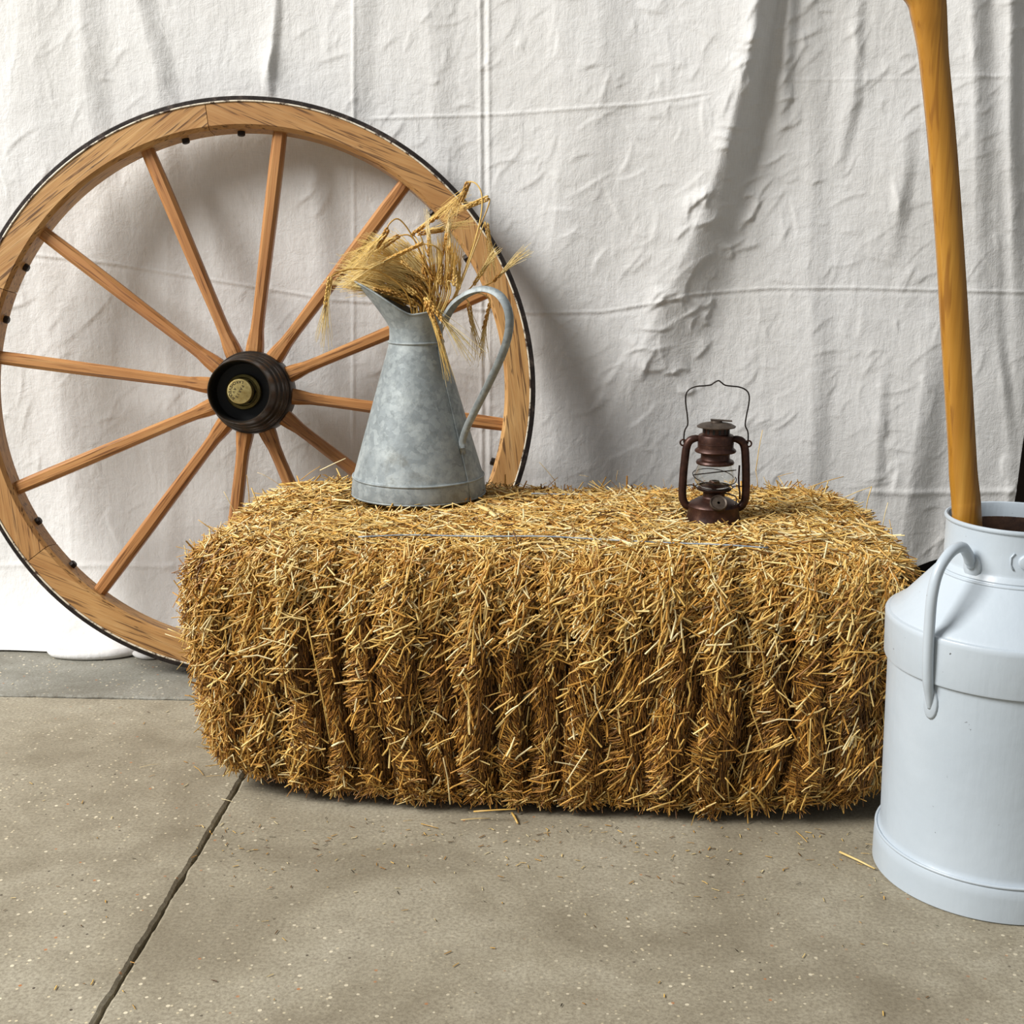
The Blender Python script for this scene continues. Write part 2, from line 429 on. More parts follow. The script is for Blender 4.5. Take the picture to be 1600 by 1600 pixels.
# ---- the hanging sheet
SY = 2.285
def build_sheet():
    nx, nz = 900, 620
    s = np.linspace(0, 1, nx); t = np.linspace(0, 1, nz)
    S, T = np.meshgrid(s, t)
    X0 = -1.45 + S * (0.776 + 1.45)
    zb = np.interp(X0, [-2, 0.15, 0.45, 0.66, 0.9], [0.004, 0.004, 0.10, 0.172, 0.2])
    Z = zb + (T ** 1.08) * (1.55 - zb)
    X = X0 + S ** 8 * 0.055 * (Z - .2)
    px, py = proj(np.stack([X, np.full_like(X, SY), Z], -1))
    h = np.zeros_like(X)
    sm = lambda u: np.clip(u, 0, 1) ** 2 * (3 - 2 * np.clip(u, 0, 1))
    def fold(ys, xs, As, wl, wr, soft=6):
        """a fold rising slowly on its left and falling away on its right"""
        xp = np.interp(py, ys, xs); A = np.interp(py, ys, As)
        wl_ = np.interp(py, ys, wl) if np.ndim(wl) else wl
        wr_ = np.interp(py, ys, wr) if np.ndim(wr) else wr
        d = px - xp
        left = np.exp(-np.abs(np.minimum(d, 0)) / wl_)
        right = 1 - sm(np.maximum(d, 0) / wr_)
        return A * np.where(d < 0, left, right)
    # the big diagonal fold in the middle
    h += fold([-300, 0, 100, 200, 300, 400, 480, 600, 700, 850], [1200, 1178, 1160, 1135, 1105, 1065, 1030, 975, 930, 880],
              [.050, .050, .048, .044, .040, .034, .028, .020, .014, .006], 150, [46, 46, 52, 60, 75, 95, 110, 150, 170, 190])
    h += fold([-300, 0, 120, 230], [1240, 1232, 1224, 1214], [.010, .010, .008, 0], 16, 20)
    # folds on the right
    h += fold([-300, 0, 200, 420, 560], [1512, 1510, 1515, 1520, 1525], [.022, .022, .018, .009, .003], 60, 46)
    h += fold([-300, 0, 200, 380, 520], [1576, 1572, 1570, 1576, 1584], [.020, .020, .017, .010, .003], 26, 34)
    h += fold([480, 560, 660, 770, 860], [1452, 1442, 1428, 1412, 1402], [0, .008, .014, .016, .012], 70, 56)
    h += fold([560, 650, 740, 800], [1372, 1368, 1362, 1360], [0, .006, .006, 0], 40, 22)
    h += fold([180, 260, 330, 420], [1412, 1408, 1398, 1386], [0, .006, .007, 0], 45, 25)
    h += fold([460, 560, 700, 800], [1262, 1268, 1262, 1258], [.004, .007, .008, .005], 60, 40)
    h += fold([520, 600, 700], [1552, 1562, 1572], [.003, .008, .004], 34, 20)
    h += fold([-100, 40, 160, 300], [1336, 1336, 1330, 1296], [.0, .004, .006, .0], 40, 20)
    # folds on the left
    h += fold([-200, 0, 140, 320], [36, 34, 22, 4], [.004, .004, .004, .002], 60, 60)
    h += fold([-200, 0, 120, 260, 420], [116, 126, 132, 150, 168], [.006, .007, .008, .006, .0], 60, 44)
    h += fold([-200, 0, 120, 260], [196, 214, 246, 262], [.005, .007, .008, .004], 50, 36)
    h += fold([-100, 40, 110, 170], [434, 428, 420, 420], [0, .006, .009, .0], 22, 14)
    h += fold([-100, 0, 180, 330], [560, 556, 546, 540], [.004, .005, .005, .0], 50, 40)
    h += fold([-100, 0, 180, 330], [660, 668, 676, 690], [.004, .005, .005, .003], 60, 50)
    h += fold([180, 300, 500, 700, 900], [320, 330, 340, 350, 350], [0, .005, .006, .006, .004], 90, 70)
    h += fold([400, 600, 800, 1000], [60, 80, 110, 120], [.004, .006, .007, .005], 70, 60)
    h += fold([200, 330, 480, 640], [880, 868, 850, 846], [.004, .008, .010, .006], 60, 90)
    h += fold([-100, 100, 300], [930, 936, 920], [.006, .006, .003], 80, 70)
    # sewn seam running down the sheet, and ironed-in cross creases
    def vline(ys, xs, A, w):
        d = px - np.interp(py, ys, xs); return A * np.exp(-(d / w) ** 2)
    def hline(xs, ys, A, w, x0, x1):
        d = py - np.interp(px, xs, ys)
        m = sm((px - x0) / 40) * sm((x1 - px) / 40)
        return A * np.exp(-(d / w) ** 2) * m
    h += vline([0, 800], [764, 766], .0018, 2.2) + vline([0, 800], [750, 754], .0014, 2.2) - vline([0, 800], [756, 759], .0014, 2.4)
    h += vline([300, 800], [553, 552], .0016, 2.8)
    h += hline([0, 180, 340, 520, 830, 940, 1010, 1080, 1200, 1330, 1600], [392, 412, 438, 468, 488, 486, 474, 459, 450, 449, 456], .0013, 1.8, -400, 1700)
    h -= hline([0, 180, 340, 520, 830, 940, 1010, 1080, 1200, 1330, 1600], [398, 418, 444, 474, 494, 492, 480, 465, 456, 455, 462], .0006, 3.0, -400, 1700)
    h += hline([560, 800, 1000, 1120], [186, 178, 164, 146], .0016, 2.0, 560, 1125)
    h += hline([1110, 1400, 1600], [126, 124, 120], .0007, 2.4, 1180, 1600)
    h += hline([1340, 1480, 1600], [764, 768, 766], .0022, 5, 1330, 1640)
    h += hline([-200, 180, 320], [880, 880, 880], .0016, 4, -300, 320)
    # hand-sized crumples
    def seg(x0, y0, x1, y1, A, w):
        nonlocal h
        dx, dy = x1 - x0, y1 - y0; L = sqrt(dx * dx + dy * dy); dx /= L; dy /= L
        u = (px - x0) * dx + (py - y0) * dy; d = -(px - x0) * dy + (py - y0) * dx
        m = (u > -10) & (u < L + 10) & (np.abs(d) < 8 * w)
        if not m.any(): return
        um, dm = u[m] / L, d[m] + 6 * np.sin(u[m] / L * 3.0 + x0)
        env = np.clip(np.sin(pi * np.clip(um, 0, 1)), 0, 1) ** .7
        prof = np.where(dm < 0, np.exp(dm / (3 * w)), np.exp(-(dm / w) ** 2))
        h[m] += A * env * prof
    for a in ((1062, 185, 1048, 228, .003, 3), (985, 195, 992, 225, .004, 4), (992, 225, 962, 272, .004, 4), (960, 275, 880, 305, .003, 4),
              (1012, 258, 960, 285, .003, 4), (960, 115, 926, 172, .005, 6), (1096, 152, 1104, 215, .005, 5), (1030, 120, 1018, 145, .004, 4),
              (940, 190, 900, 205, .003, 4), (1000, 50, 985, 32, .003, 4), (430, 60, 418, 152, .006, 5), (1310, 65, 1345, 28, .004, 5),
              (1336, 30, 1350, 120, .004, 6), (1400, 275, 1395, 350, .004, 5), (900, 320, 855, 335, .003, 4), (905, 350, 870, 372, .003, 4),
              (1100, 260, 1050, 310, .003, 5), (1030, 320, 1010, 380, .003, 5), (1090, 405, 1050, 450, .003, 5), (1110, 480, 1000, 530, .003, 5),
              (1060, 545, 985, 550, .003, 5), (975, 545, 945, 610, .005, 7), (960, 605, 910, 645, .004, 5), (1030, 630, 975, 668, .004, 5),
              (1010, 700, 940, 715, .003, 5), (1395, 700, 1392, 765, .005, 7), (1405, 735, 1390, 770, .004, 5), (1575, 710, 1562, 745, .005, 5),
              (1350, 480, 1330, 530, .003, 5), (1475, 500, 1445, 540, .003, 5), (1250, 600, 1200, 620, .002, 5)):
        seg(*a[:4], a[4] * .42, a[5] * .8)
    r = np.random.default_rng(6)
    for i in range(70):
        yy = r.uniform(-20, 620); xx = np.interp(yy, [0, 100, 200, 300, 400, 480, 600], [1178, 1160, 1135, 1105, 1065, 1030, 975]) + r.uniform(-30, 90)
        a = radians(-48) + r.normal(0, .4); L = r.uniform(20, 60); w = r.uniform(2.5, 5)
        seg(xx, yy, xx + L * cos(a), yy + L * sin(a), .0011 + .0004 * w, w)
    r = np.random.default_rng(5)
    for i in range(1300):
        x0 = r.uniform(-60, 1640); y0 = r.uniform(-60, 1000)
        a = r.choice([radians(-35), radians(-70), radians(20), radians(80)], p=[.4, .25, .15, .2]) + r.normal(0, .25)
        if x0 < 560 and r.uniform() < .6: continue
        L = r.uniform(14, 80); k = r.uniform(.2, 1.0) ** 1.5; w = r.uniform(1.8, 4.5)
        seg(x0, y0, x0 + L * cos(a), y0 + L * sin(a), .00034 * w * (.3 + k), w)
    # gentle large waves
    for i in range(26):
        kx, kz = r.normal(0, 9), r.normal(0, 4); h += r.uniform(.0004, .0014) * np.sin(kx * X + kz * Z + r.uniform(0, 6))
    # the foot of the sheet spreads forward where it reaches the floor
    left = 1 - sm((X - 0.1) / 0.5)
    h += left * 0.125 * np.exp(-Z / 0.07)
    h *= 1.0
    Y = SY - h
    v = np.stack([X, Y, Z], -1).reshape(-1, 3)
    idx = np.arange(nx * nz).reshape(nz, nx)
    q = np.stack([idx[:-1, :-1], idx[:-1, 1:], idx[1:, 1:], idx[1:, :-1]], -1).reshape(-1, 4)
    return mesh_np('sheet_cloth', v, q)
def mesh_np(name, v, q, cols=None):
    m = bpy.data.meshes.new(name)
    m.vertices.add(len(v)); m.vertices.foreach_set('co', np.asarray(v, np.float32).ravel())
    k = q.shape[1]
    m.loops.add(q.size); m.loops.foreach_set('vertex_index', q.astype(np.int32).ravel())
    m.polygons.add(len(q)); m.polygons.foreach_set('loop_start', np.arange(0, q.size, k, dtype=np.int32))
    m.update(calc_edges=True)
    m.polygons.foreach_set('use_smooth', np.ones(len(q), bool))
    if cols is not None:
        a = m.color_attributes.new('Col', 'FLOAT_COLOR', 'POINT')
        a.data.foreach_set('color', np.asarray(cols, np.float32).ravel())
    m.validate(); return m
sheet = empty('backdrop_sheet', (0, SY, 0))
tag(sheet, 'white crinkled cotton sheet hanging as a backdrop behind the wheel', 'sheet')
cl = link('cloth', build_sheet(), M['sheet'], sheet); cl.location = (0, -SY, 0)
# the turned-up hem lying on the floor at the left
def hem_roll(pxs, y0, rad, name='hem_fold'):
    pts = [at_z(x, y, rad * .8) for x, y in pxs]
    o = tube(name, catmull(pts, 6), lambda t: rad * (0.35 + 0.65 * min(1, sin(pi * min(max(t, .02), .98)) * 1.8)), M['sheet'], sheet, 10, 0.8)
    o.location = (0, -SY, 0); return o
hem_roll([(74, 1014), (90, 1021), (130, 1024), (175, 1022), (212, 1016), (240, 1010)], 0, 0.0105)
hem_roll([(205, 1017), (222, 1024), (242, 1024), (262, 1018)], 0, 0.008)
hem_roll([(-60, 1009), (10, 1012), (60, 1015), (84, 1016)], 0, 0.005)

# ================================================================== THE CART WHEEL
WC = np.array([-0.563, 2.160, 0.4835]); AL, BE, WR = -0.045, 0.15, 0.489
wn = Vector((-sin(AL) * cos(BE), -cos(AL) * cos(BE), sin(BE)))
we1 = Vector((cos(AL), -sin(AL), 0)); we2 = wn.cross(we1)
wheel = empty('cart_wheel', WC)
wheel.rotation_euler = Matrix((we1, we2, wn)).transposed().to_euler()
tag(wheel, 'large old wooden cart wheel with iron tyre leaning against the white sheet', 'wheel')
def ring_seg(profile, a0, a1, n, closed=False):
    """profile [(r, z)] closed polygon swept round z"""
    v, f = [], []; k = len(profile)
    for i in range(n + (0 if closed else 1)):
        a = a0 + (a1 - a0) * i / n
        for r, z in profile: v.append((r * cos(a), r * sin(a), z))
    N = n if closed else n + 1
    for i in range(n):
        j = (i + 1) % N
        for q in range(k):
            l = (q + 1) % k
            f.append((i * k + q, j * k + q, j * k + l, i * k + l))
    if not closed:
        f.append(tuple(range(k))); f.append(tuple(reversed([n * k + q for q in range(k)])))
    return pydata('ring', v, f)
RI, RO, HT = 0.4370, 0.4808, 0.027
prof = [(RI + .006, -HT), (RO, -HT), (RO, HT - .002), (RO - .002, HT), (RI + .006, HT), (RI, HT - .007), (RI, -HT + .007)]
fm = ring_seg(prof, pi / 2 - radians(29.93), pi / 2 + radians(29.93), 30)
fm.materials.append(M['felloe'])
JOINT = 97.5
for k in range(6):
    o = link('felloe', fm, None, wheel); sharp(o, 30) if k == 0 else None
    o.rotation_euler = (0, 0, radians(JOINT + 30 + 60 * k) - pi / 2)
tm = ring_seg([(RO + .0005, -.029), (WR, -.027), (WR + .0005, 0), (WR, .027), (WR - .0015, .0285), (RO + .001, .0285)], 0, 2 * pi, 160, True)
sharp(link('iron_tyre', tm, M['iron'], wheel), 30)
pm = ring_seg([(RO - .0016, .0268), (RO + .0010, .0268), (RO + .0010, .0289), (RO - .0016, .0284)], 0, 2 * pi, 160, True)
link('paint_line', pm, M['cream'], wheel, True)
# spokes (local x along the spoke)
def spoke_mesh():
    st = [(.055, .0125, .017), (.072, .0125, .017), (.085, .0115, .016), (.105, .0090, .0145), (.13, .0085, .0135), (.20, .0092, .0125),
          (.30, .0102, .0115), (.38, .0104, .0110), (.425, .0100, .0106), (.443, .0096, .0102)]
    v, f = [], []; k = 8
    for r, w, d in st:
        c = 0.52
        # rounded octagon, with the arris towards the front
        for (a, b) in ((c, 1), (-c, 1), (-1, c), (-1, -c), (-c, -1), (c, -1), (1, -c), (1, c)):
            v.append((r, w * a * 1.12, d * b))
    for i in range(len(st) - 1):
        for q in range(k):
            l = (q + 1) % k
            f.append((i * k + q, i * k + l, (i + 1) * k + l, (i + 1) * k + q))
    f.append(tuple(range(k))); f.append(tuple(reversed([(len(st) - 1) * k + q for q in range(k)])))
    m = pydata('spoke', v, f); m.materials.append(M['spoke']); return m
spm = spoke_mesh()
bm = bmesh.new(); bm.from_mesh(spm); bmesh.ops.recalc_face_normals(bm, faces=bm.faces); bm.to_mesh(spm); bm.free()
HUBX, HUBY = 0.005, -0.003
for k in range(12):
    o = link('spoke', spm, None, wheel)
    o.rotation_euler = (0, 0, radians(JOINT - 15 + 30 * k))
# rim bolts beside the felloe joints
bolt = lathe([(0.0, -.002), (.0045, -.002), (.0045, .002), (.0066, .002), (.0066, .0085), (.005, .010), (0, .010)], 8)
bolt.materials.append(M['iron'])
for k in range(6):
    for s in (-6.3, 6.3):
        a = radians(JOINT + 60 * k + s)
        o = link('rim_bolt', bolt, None, wheel)
        o.location = ((RI + .002) * cos(a), (RI + .002) * sin(a), -0.002)
        d = Vector((-cos(a), -sin(a), 0))
        o.rotation_euler = d.to_track_quat('Z', 'Y').to_euler()
# hub
hub = sharp(link('hub', lathe([(.020, -.075), (.052, -.075), (.056, -.05), (.066, -.028), (.0705, -.022), (.0705, .018), (.069, .022), (.0665, .022), (.0665, .028),
    (.0645, .031), (.0645, .040), (.0620, .043), (.0610, .050), (.0625, .052), (.0620, .056), (.0585, .059), (.0570, .068), (.0580, .070), (.0575, .074), (.0545, .077),
    (.0530, .092), (.0525, .108), (.0518, .1105), (.0505, .1105), (.0490, .1075), (.0480, .062), (.020, .060)], 72), M['hub'], wheel), 30)
hub.location = (HUBX, HUBY, 0)
bore = sharp(link('bore_lining', lathe([(.0490, .106), (.0478, .0955), (.0470, .064), (.005, .063)], 48), M['hub_dark'], hub), 40)
flange = sharp(link('axle_flange', lathe([(.004, .066), (.0295, .066), (.0295, .076), (.0285, .078), (.024, .079), (.0225, .0745), (.004, .0745)], 48), M['brass_old'], hub), 30)
nut = sharp(link('axle_nut', lathe([(.004, .0746), (.0215, .0746), (.0215, .086), (.0195, .0885), (.004, .0885)], 6), M['hub_dark'], hub), 20)
cap = sharp(link('axle_cap', lathe([(.004, .086), (.0192, .086), (.0196, .089), (.0206, .091), (.0208, .1045), (.0200, .1062), (.0185, .1066), (0.0001, .1066)], 48), M['brass'], hub), 30)
def letters(parent, items, mat):
    """one mesh of stamped letters: items = (char, x, y, angle, size)"""
    bmx = bmesh.new()
    dg = None
    for ch, x, y, a, s in items:
        cu = bpy.data.curves.new('letter', 'FONT'); cu.body = ch; cu.size = s; cu.align_x = 'CENTER'; cu.align_y = 'CENTER'
        cu.extrude = 0.00012; cu.offset = 0.00018; cu.resolution_u = 3
        ob = bpy.data.objects.new('letter', cu); COL.objects.link(ob)
        bpy.context.view_layer.update()
        me = bpy.data.meshes.new_from_object(ob.evaluated_get(bpy.context.evaluated_depsgraph_get()))
        me.transform(Matrix.Translation((x, y, .10668)) @ Matrix.Rotation(a, 4, 'Z'))
        bmx.from_mesh(me)
        bpy.data.objects.remove(ob); bpy.data.curves.remove(cu); bpy.data.meshes.remove(me)
    m = bpy.data.meshes.new('lettering'); bmx.to_mesh(m); bmx.free()
    o = link('lettering', m, mat, parent); return o
items = []
for i, ch in enumerate('LARCHEVEQUE'):
    a = radians(71 + 16 * i); items.append((ch, .0158 * cos(a), .0158 * sin(a), a + pi / 2, .0062))
for i, ch in enumerate('PARIS'):
    t = (i - 2) * .0050; items.append((ch, .0002 + t * cos(radians(240)), .0 + t * sin(radians(240)) , radians(240), .0060))
for i, ch in enumerate('AV'):
    t = (i - .5) * .0052; items.append((ch, -.0086 + t * cos(radians(245)), .0016 + t * sin(radians(245)), radians(240), .0056))
lt = letters(hub, items, M['stamp']); lt['label'] = 'stamped maker name reading LARCHEVEQUE PARIS'

# ================================================================== THE STRAW BALE
BX, BY, BROT = -0.030, 1.757, radians(-2.2)
BA, BB, BC = 0.486, 0.206, 0.181
bale = empty('straw_bale', (BX, BY, 0), (0, 0, BROT))
tag(bale, 'rectangular golden straw bale lying on the concrete floor', 'bale')
fl_edges = [-0.50]
_r2 = np.random.default_rng(3)
while fl_edges[-1] < 0.5: fl_edges.append(fl_edges[-1] + _r2.uniform(.036, .068))
fl_edges = np.array(fl_edges)
def smooth_noise(p, seed, n=10, f=12):
    r = np.random.default_rng(seed); o = np.zeros(len(p))
    for i in range(n): o += np.sin(p @ r.normal(0, f, 3) + r.uniform(0, 6.28))
    return o / sqrt(n)
def flake(x, z):
    xw = x + .007 * np.sin(z * 17 + np.floor(x * 9)) + .004 * np.sin(z * 41 + x * 20)
    i = np.clip(np.searchsorted(fl_edges, xw) - 1, 0, len(fl_edges) - 2)
    u = (xw - fl_edges[i]) / (fl_edges[i + 1] - fl_edges[i])
    return i, np.clip(u, 0, 1)
def bale_surface(u):
    """u: points on the cube surface [-1,1]^3 -> (position, normal, face weights)"""
    d = np.array([BA, BB, BC])
    n = np.where(u[:, 0] < 0, np.where(u[:, 2] < 0, 5.2, 8.0), np.where(u[:, 2] < 0, 5.5, 7.5))[:, None]
    s = (np.abs(u) ** n).sum(1, keepdims=True) ** (1 / n)
    q = u / s
    nr = np.sign(q) * np.abs(q) ** (n - 1) / d
    nr /= np.linalg.norm(nr, axis=1, keepdims=True)
    p = q * d
    p[:, 2] += BC
    fi, fu = flake(p[:, 0], p[:, 2])
    ridge = np.sin(pi * fu) ** 0.5
    wf = np.abs(nr[:, 1]) ; wt = np.clip(nr[:, 2], 0, 1); we = np.abs(nr[:, 0])
    disp = wf * ((ridge - 1) * (.021 + .011 * np.sin(fi * 5.1)) + .006 + .004 * np.sin(fi * 2.4)) + wt * (ridge * .005 - .004) + wf * .004 * smooth_noise(p, 2, 8, 25) + .0035 * smooth_noise(p, 4, 8, 14)
    disp += we * (.006 * smooth_noise(p, 9, 8, 30))
    # the top is heaped towards the right rear and the left rear corners
    top = wt * (.014 * np.exp(-(((p[:, 0] - .33) / .12) ** 2 + ((p[:, 1] - .15) / .10) ** 2)) + .010 * np.exp(-(((p[:, 0] + .36) / .12) ** 2 + ((p[:, 1] - .14) / .1) ** 2)))
    p = p + nr * disp[:, None]; p[:, 2] += top
    p[:, 2] = np.maximum(p[:, 2], 0.004)
    return p, nr, fi, fu
def core_mesh():
    V, Q = [], []; off = 0
    for ax, sgn, n1, n2 in ((1, -1, 240, 70), (1, 1, 120, 40), (2, 1, 160, 70), (2, -1, 60, 30), (0, -1, 60, 60), (0, 1, 60, 60)):
        a, b = [i for i in range(3) if i != ax]
        A_, B_ = np.meshgrid(np.linspace(-1, 1, n1), np.linspace(-1, 1, n2))
        u = np.zeros((n1 * n2, 3)); u[:, ax] = sgn; u[:, a] = A_.ravel(); u[:, b] = B_.ravel()
        p, nr, _, _ = bale_surface(u); p = p - nr * 0.010
        p[:, 2] = np.maximum(p[:, 2], 0.003)
        idx = np.arange(n1 * n2).reshape(n2, n1) + off
        q = np.stack([idx[:-1, :-1], idx[:-1, 1:], idx[1:, 1:], idx[1:, :-1]], -1).reshape(-1, 4)
        V.append(p); Q.append(q); off += n1 * n2
    return mesh_np('bale_core', np.concatenate(V), np.concatenate(Q))
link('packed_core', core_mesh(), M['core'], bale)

PAL = np.array([lin(*c)[:3] for c in ((96, 62, 22), (140, 94, 38), (170, 118, 48), (192, 140, 60), (208, 160, 78), (222, 182, 100), (234, 204, 134), (243, 224, 172))])
def pick_cols(n, w, r):
    w = np.array(w, float); w /= w.sum()
    c = PAL[r.choice(len(PAL), n, p=w)] * r.uniform(.85, 1.12, (n, 1))
    return c
def straw_mesh(name, P, D, N, L, W, bend, cols, flat=.55):
    """many stalks in one mesh; each is a three-sided tube with a knee"""
    n = len(P)
    D = D / np.linalg.norm(D, axis=1, keepdims=True)
    B = np.cross(D, N); B /= np.linalg.norm(B, axis=1, keepdims=True) + 1e-9
    U = np.cross(B, D)
    V = np.zeros((n, 3, 3, 3))
    ts = (-.5, 0.02, .5)
    ang = np.array([pi / 2, pi / 2 + 2 * pi / 3, pi / 2 + 4 * pi / 3])
    for i, t in enumerate(ts):
        c = P + D * (L * t)[:, None]
        k = 0.0 if i == 1 else 1.0
        c = c + bend * k
        tp = 1.0 if i < 2 else .8
        for j in range(3):
            V[:, i, j] = c + B * (np.cos(ang[j]) * W * .5 * tp)[:, None] + U * (np.sin(ang[j]) * W * .5 * flat * tp)[:, None]
    base = (np.arange(n) * 9)[:, None]
    fq = []
    for i in range(2):
        for j in range(3):
            l = (j + 1) % 3
            fq.append(base + np.array([i * 3 + j, i * 3 + l, (i + 1) * 3 + l, (i + 1) * 3 + j]))
    q = np.concatenate(fq)
    v = V.reshape(-1, 3)
    v[:, 2] = np.maximum(v[:, 2], .0015)
    c4 = np.ones((n, 9, 4)); c4[:, :, :3] = cols[:, None, :]
    return mesh_np(name, v, q, c4.reshape(-1, 4))
def rand_face(ax, sgn, n, r):
    u = r.uniform(-1, 1, (n, 3)); u[:, ax] = sgn; return u
def tangent(nr, ref):
    t = ref - nr * (nr * ref).sum(1, keepdims=True); return t / (np.linalg.norm(t, axis=1, keepdims=True) + 1e-9)
def add_straws(name, ax, sgn, n, mode, seed):
    r = np.random.default_rng(seed)
    u = rand_face(ax, sgn, n, r)
    p, nr, fi, fu = bale_surface(u)
    zr = p[:, 2] / .36
    ez = np.tile(np.array([0, 0, 1.0]), (n, 1)); ex = np.tile(np.array([1.0, 0, 0]), (n, 1))
    depth = r.uniform(-.010, .004, n)
    arc = np.zeros(n)
    if mode == 'front':
        t1 = tangent(nr, ez + .001); t2 = np.cross(nr, t1)
        rnd = r.uniform(0, 1, n)
        ph = np.sin(fi * 12.9898) * 43758.5; ph = ph - np.floor(ph)              # one number per flake
        mid = .36 + .2 * (ph - .5) + .07 * np.sin(p[:, 2] * 30 + ph * 9)
        loop = (np.abs(fu - mid) < .27) & (rnd < .85)                            # folded stalks on the crown of each flake
        loose = r.uniform(0, 1, n) < np.interp(zr, [0, .06, .12, .62, .80, .97], [.40, .20, .025, .045, .30, .85])
        loose = loose | ((p[:, 0] < -.33) & (r.uniform(0, 1, n) < .07))
        ang = .12 * np.sin(p[:, 2] * 22 + fi) + r.normal(0, .13, n)              # cut ends: fine upright fibres
        la = np.where(ph > .5, 1, -1) * (.75 + .45 * np.sin(p[:, 2] * (26 + 14 * ph) + 20 * ph)) + r.normal(0, .20, n)
        ang = np.where(loop, la, ang)
        ang = np.where(loose, np.where(r.uniform(0, 1, n) < .65, r.normal(-.55, .45, n), r.uniform(-1.6, 1.6, n)), ang)
        L = np.where(loop, r.uniform(.010, .024, n), r.uniform(.008, .028, n)); L = np.where(loose, r.uniform(.016, .050, n), L)
        W = np.where(loop, r.uniform(.0014, .0028, n), r.uniform(.0009, .0019, n)); W = np.where(loose, r.uniform(.0018, .0036, n), W)
        arc = np.where(loop & ~loose, L * .16, 0)
        D = t1 * np.cos(ang)[:, None] + t2 * np.sin(ang)[:, None] + nr * np.where(loose, r.normal(0, .16, n), r.normal(0, .12, n))[:, None]
        depth = np.where(loose, r.uniform(-.002, .006, n), r.uniform(-.009, .003, n))
        a = pick_cols(n, [12, 10, 5, 2, .8, .4, .2, .1], r); m_ = pick_cols(n, [2, 5, 8, 6, 3, 1.2, .5, .2], r); b = pick_cols(n, [.3, .8, 2, 4, 6, 6, 4, 2], r)  # browner than the top straw: weathered chaff, plus the front's shade put into colour
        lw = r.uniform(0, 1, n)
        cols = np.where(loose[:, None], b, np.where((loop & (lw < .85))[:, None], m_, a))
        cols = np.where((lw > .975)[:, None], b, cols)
    elif mode == 'top':
        ang = r.uniform(0, pi, n); ang = np.where(r.uniform(0, 1, n) < .45, r.normal(0, .45, n), ang)
        t1 = tangent(nr, ex); t2 = np.cross(nr, t1)
        L = r.uniform(.014, .060, n); W = r.uniform(.0018, .0042, n)
        D = t1 * np.cos(ang)[:, None] + t2 * np.sin(ang)[:, None] + nr * r.normal(0, .20, n)[:, None]
        depth = r.uniform(-.009, .006, n)
        # pressed flat beneath and right beside the jug and the lantern
        for (qx, qy, qr) in ((-0.2395, 1.880, .101), (0.1885, 1.745, .038)):
            w = Matrix.Rotation(-BROT, 3, 'Z') @ Vector((qx - BX, qy - BY, 0))
            near = np.hypot(p[:, 0] - w.x, p[:, 1] - w.y) < qr + .022
            depth = np.where(near, r.uniform(-.016, -.006, n), depth)
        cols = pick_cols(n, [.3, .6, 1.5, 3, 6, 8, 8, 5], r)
    else:   # ends: stalks lie in the bale's length and their tips point out, drooping
        t1 = tangent(nr, ez); t2 = np.cross(nr, t1)
        ang = r.normal(.25, .5, n)
        D = -t1 * np.cos(ang)[:, None] + t2 * np.sin(ang)[:, None] + nr * r.uniform(-.05, .65, n)[:, None]
        L = r.uniform(.014, .045, n); W = r.uniform(.0016, .0036, n)
        cols = pick_cols(n, [1.5, 3, 5, 7, 7, 5, 3, 1], r)
    D /= np.linalg.norm(D, axis=1, keepdims=True)
    bend = r.normal(0, .055, (n, 3)) * L[:, None] - nr * arc[:, None]
    P = p + nr * depth[:, None]
    o = link(name, straw_mesh(name, P, D, nr, L, W, bend, cols), M['straw'], bale)
    o['kind'] = 'stuff'; return o
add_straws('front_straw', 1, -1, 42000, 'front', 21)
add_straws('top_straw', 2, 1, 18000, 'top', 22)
add_straws('end_straw', 0, -1, 9000, 'end', 23)
add_straws('end_straw', 0, 1, 4500, 'end', 24)
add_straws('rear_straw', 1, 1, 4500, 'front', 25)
# tips sticking out round the edges
def bristles():
    r = np.random.default_rng(31); n = 1900
    ua = rand_face(2, 1, n // 3, r); ub = rand_face(0, -1, n // 3, r); ub[:, 1] = -np.abs(ub[:, 1]) ** .5 ; uc = rand_face(2, 1, n - 2 * (n // 3), r)
    uc[:, 1] = 1 - np.abs(r.normal(0, .12, len(uc))); uc[:, 1] = np.clip(uc[:, 1], -1, 1)
    u = np.concatenate([ua, ub, uc]); p, nr, fi, fu = bale_surface(u); n = len(u)
    t = tangent(nr, r.normal(0, 1, (n, 3)))
    D = nr * r.uniform(.15, .8, n)[:, None] + t
    L = r.uniform(.015, .045, n); W = r.uniform(.0014, .0034, n)
    D /= np.linalg.norm(D, axis=1, keepdims=True)
    o = link('straw_tips', straw_mesh('straw_tips', p + D * (L * .28)[:, None], D, nr, L, W, r.normal(0, .07, (n, 3)) * L[:, None], pick_cols(n, [1, 2, 3, 5, 6, 5, 4, 2], r)), M['straw'], bale)
    o['kind'] = 'stuff'
bristles()
# frayed bottom edge
def fray():
    r = np.random.default_rng(33); n = 1500
    u = rand_face(1, -1, n, r); u[:, 2] = -1 + np.abs(r.normal(0, .06, n))
    p, nr, fi, fu = bale_surface(u)
    D = np.stack([r.normal(0, .8, n), -np.abs(r.normal(.3, .3, n)), -np.abs(r.normal(.3, .4, n))], -1)
    D /= np.linalg.norm(D, axis=1, keepdims=True)
    L = r.uniform(.012, .04, n); W = r.uniform(.0012, .0030, n)
    o = link('frayed_straw', straw_mesh('frayed_straw', p, D, nr, L, W, r.normal(0, .08, (n, 3)) * L[:, None], pick_cols(n, [3, 5, 6, 6, 4, 2, 1, .5], r)), M['straw'], bale)
    o['kind'] = 'stuff'
fray()

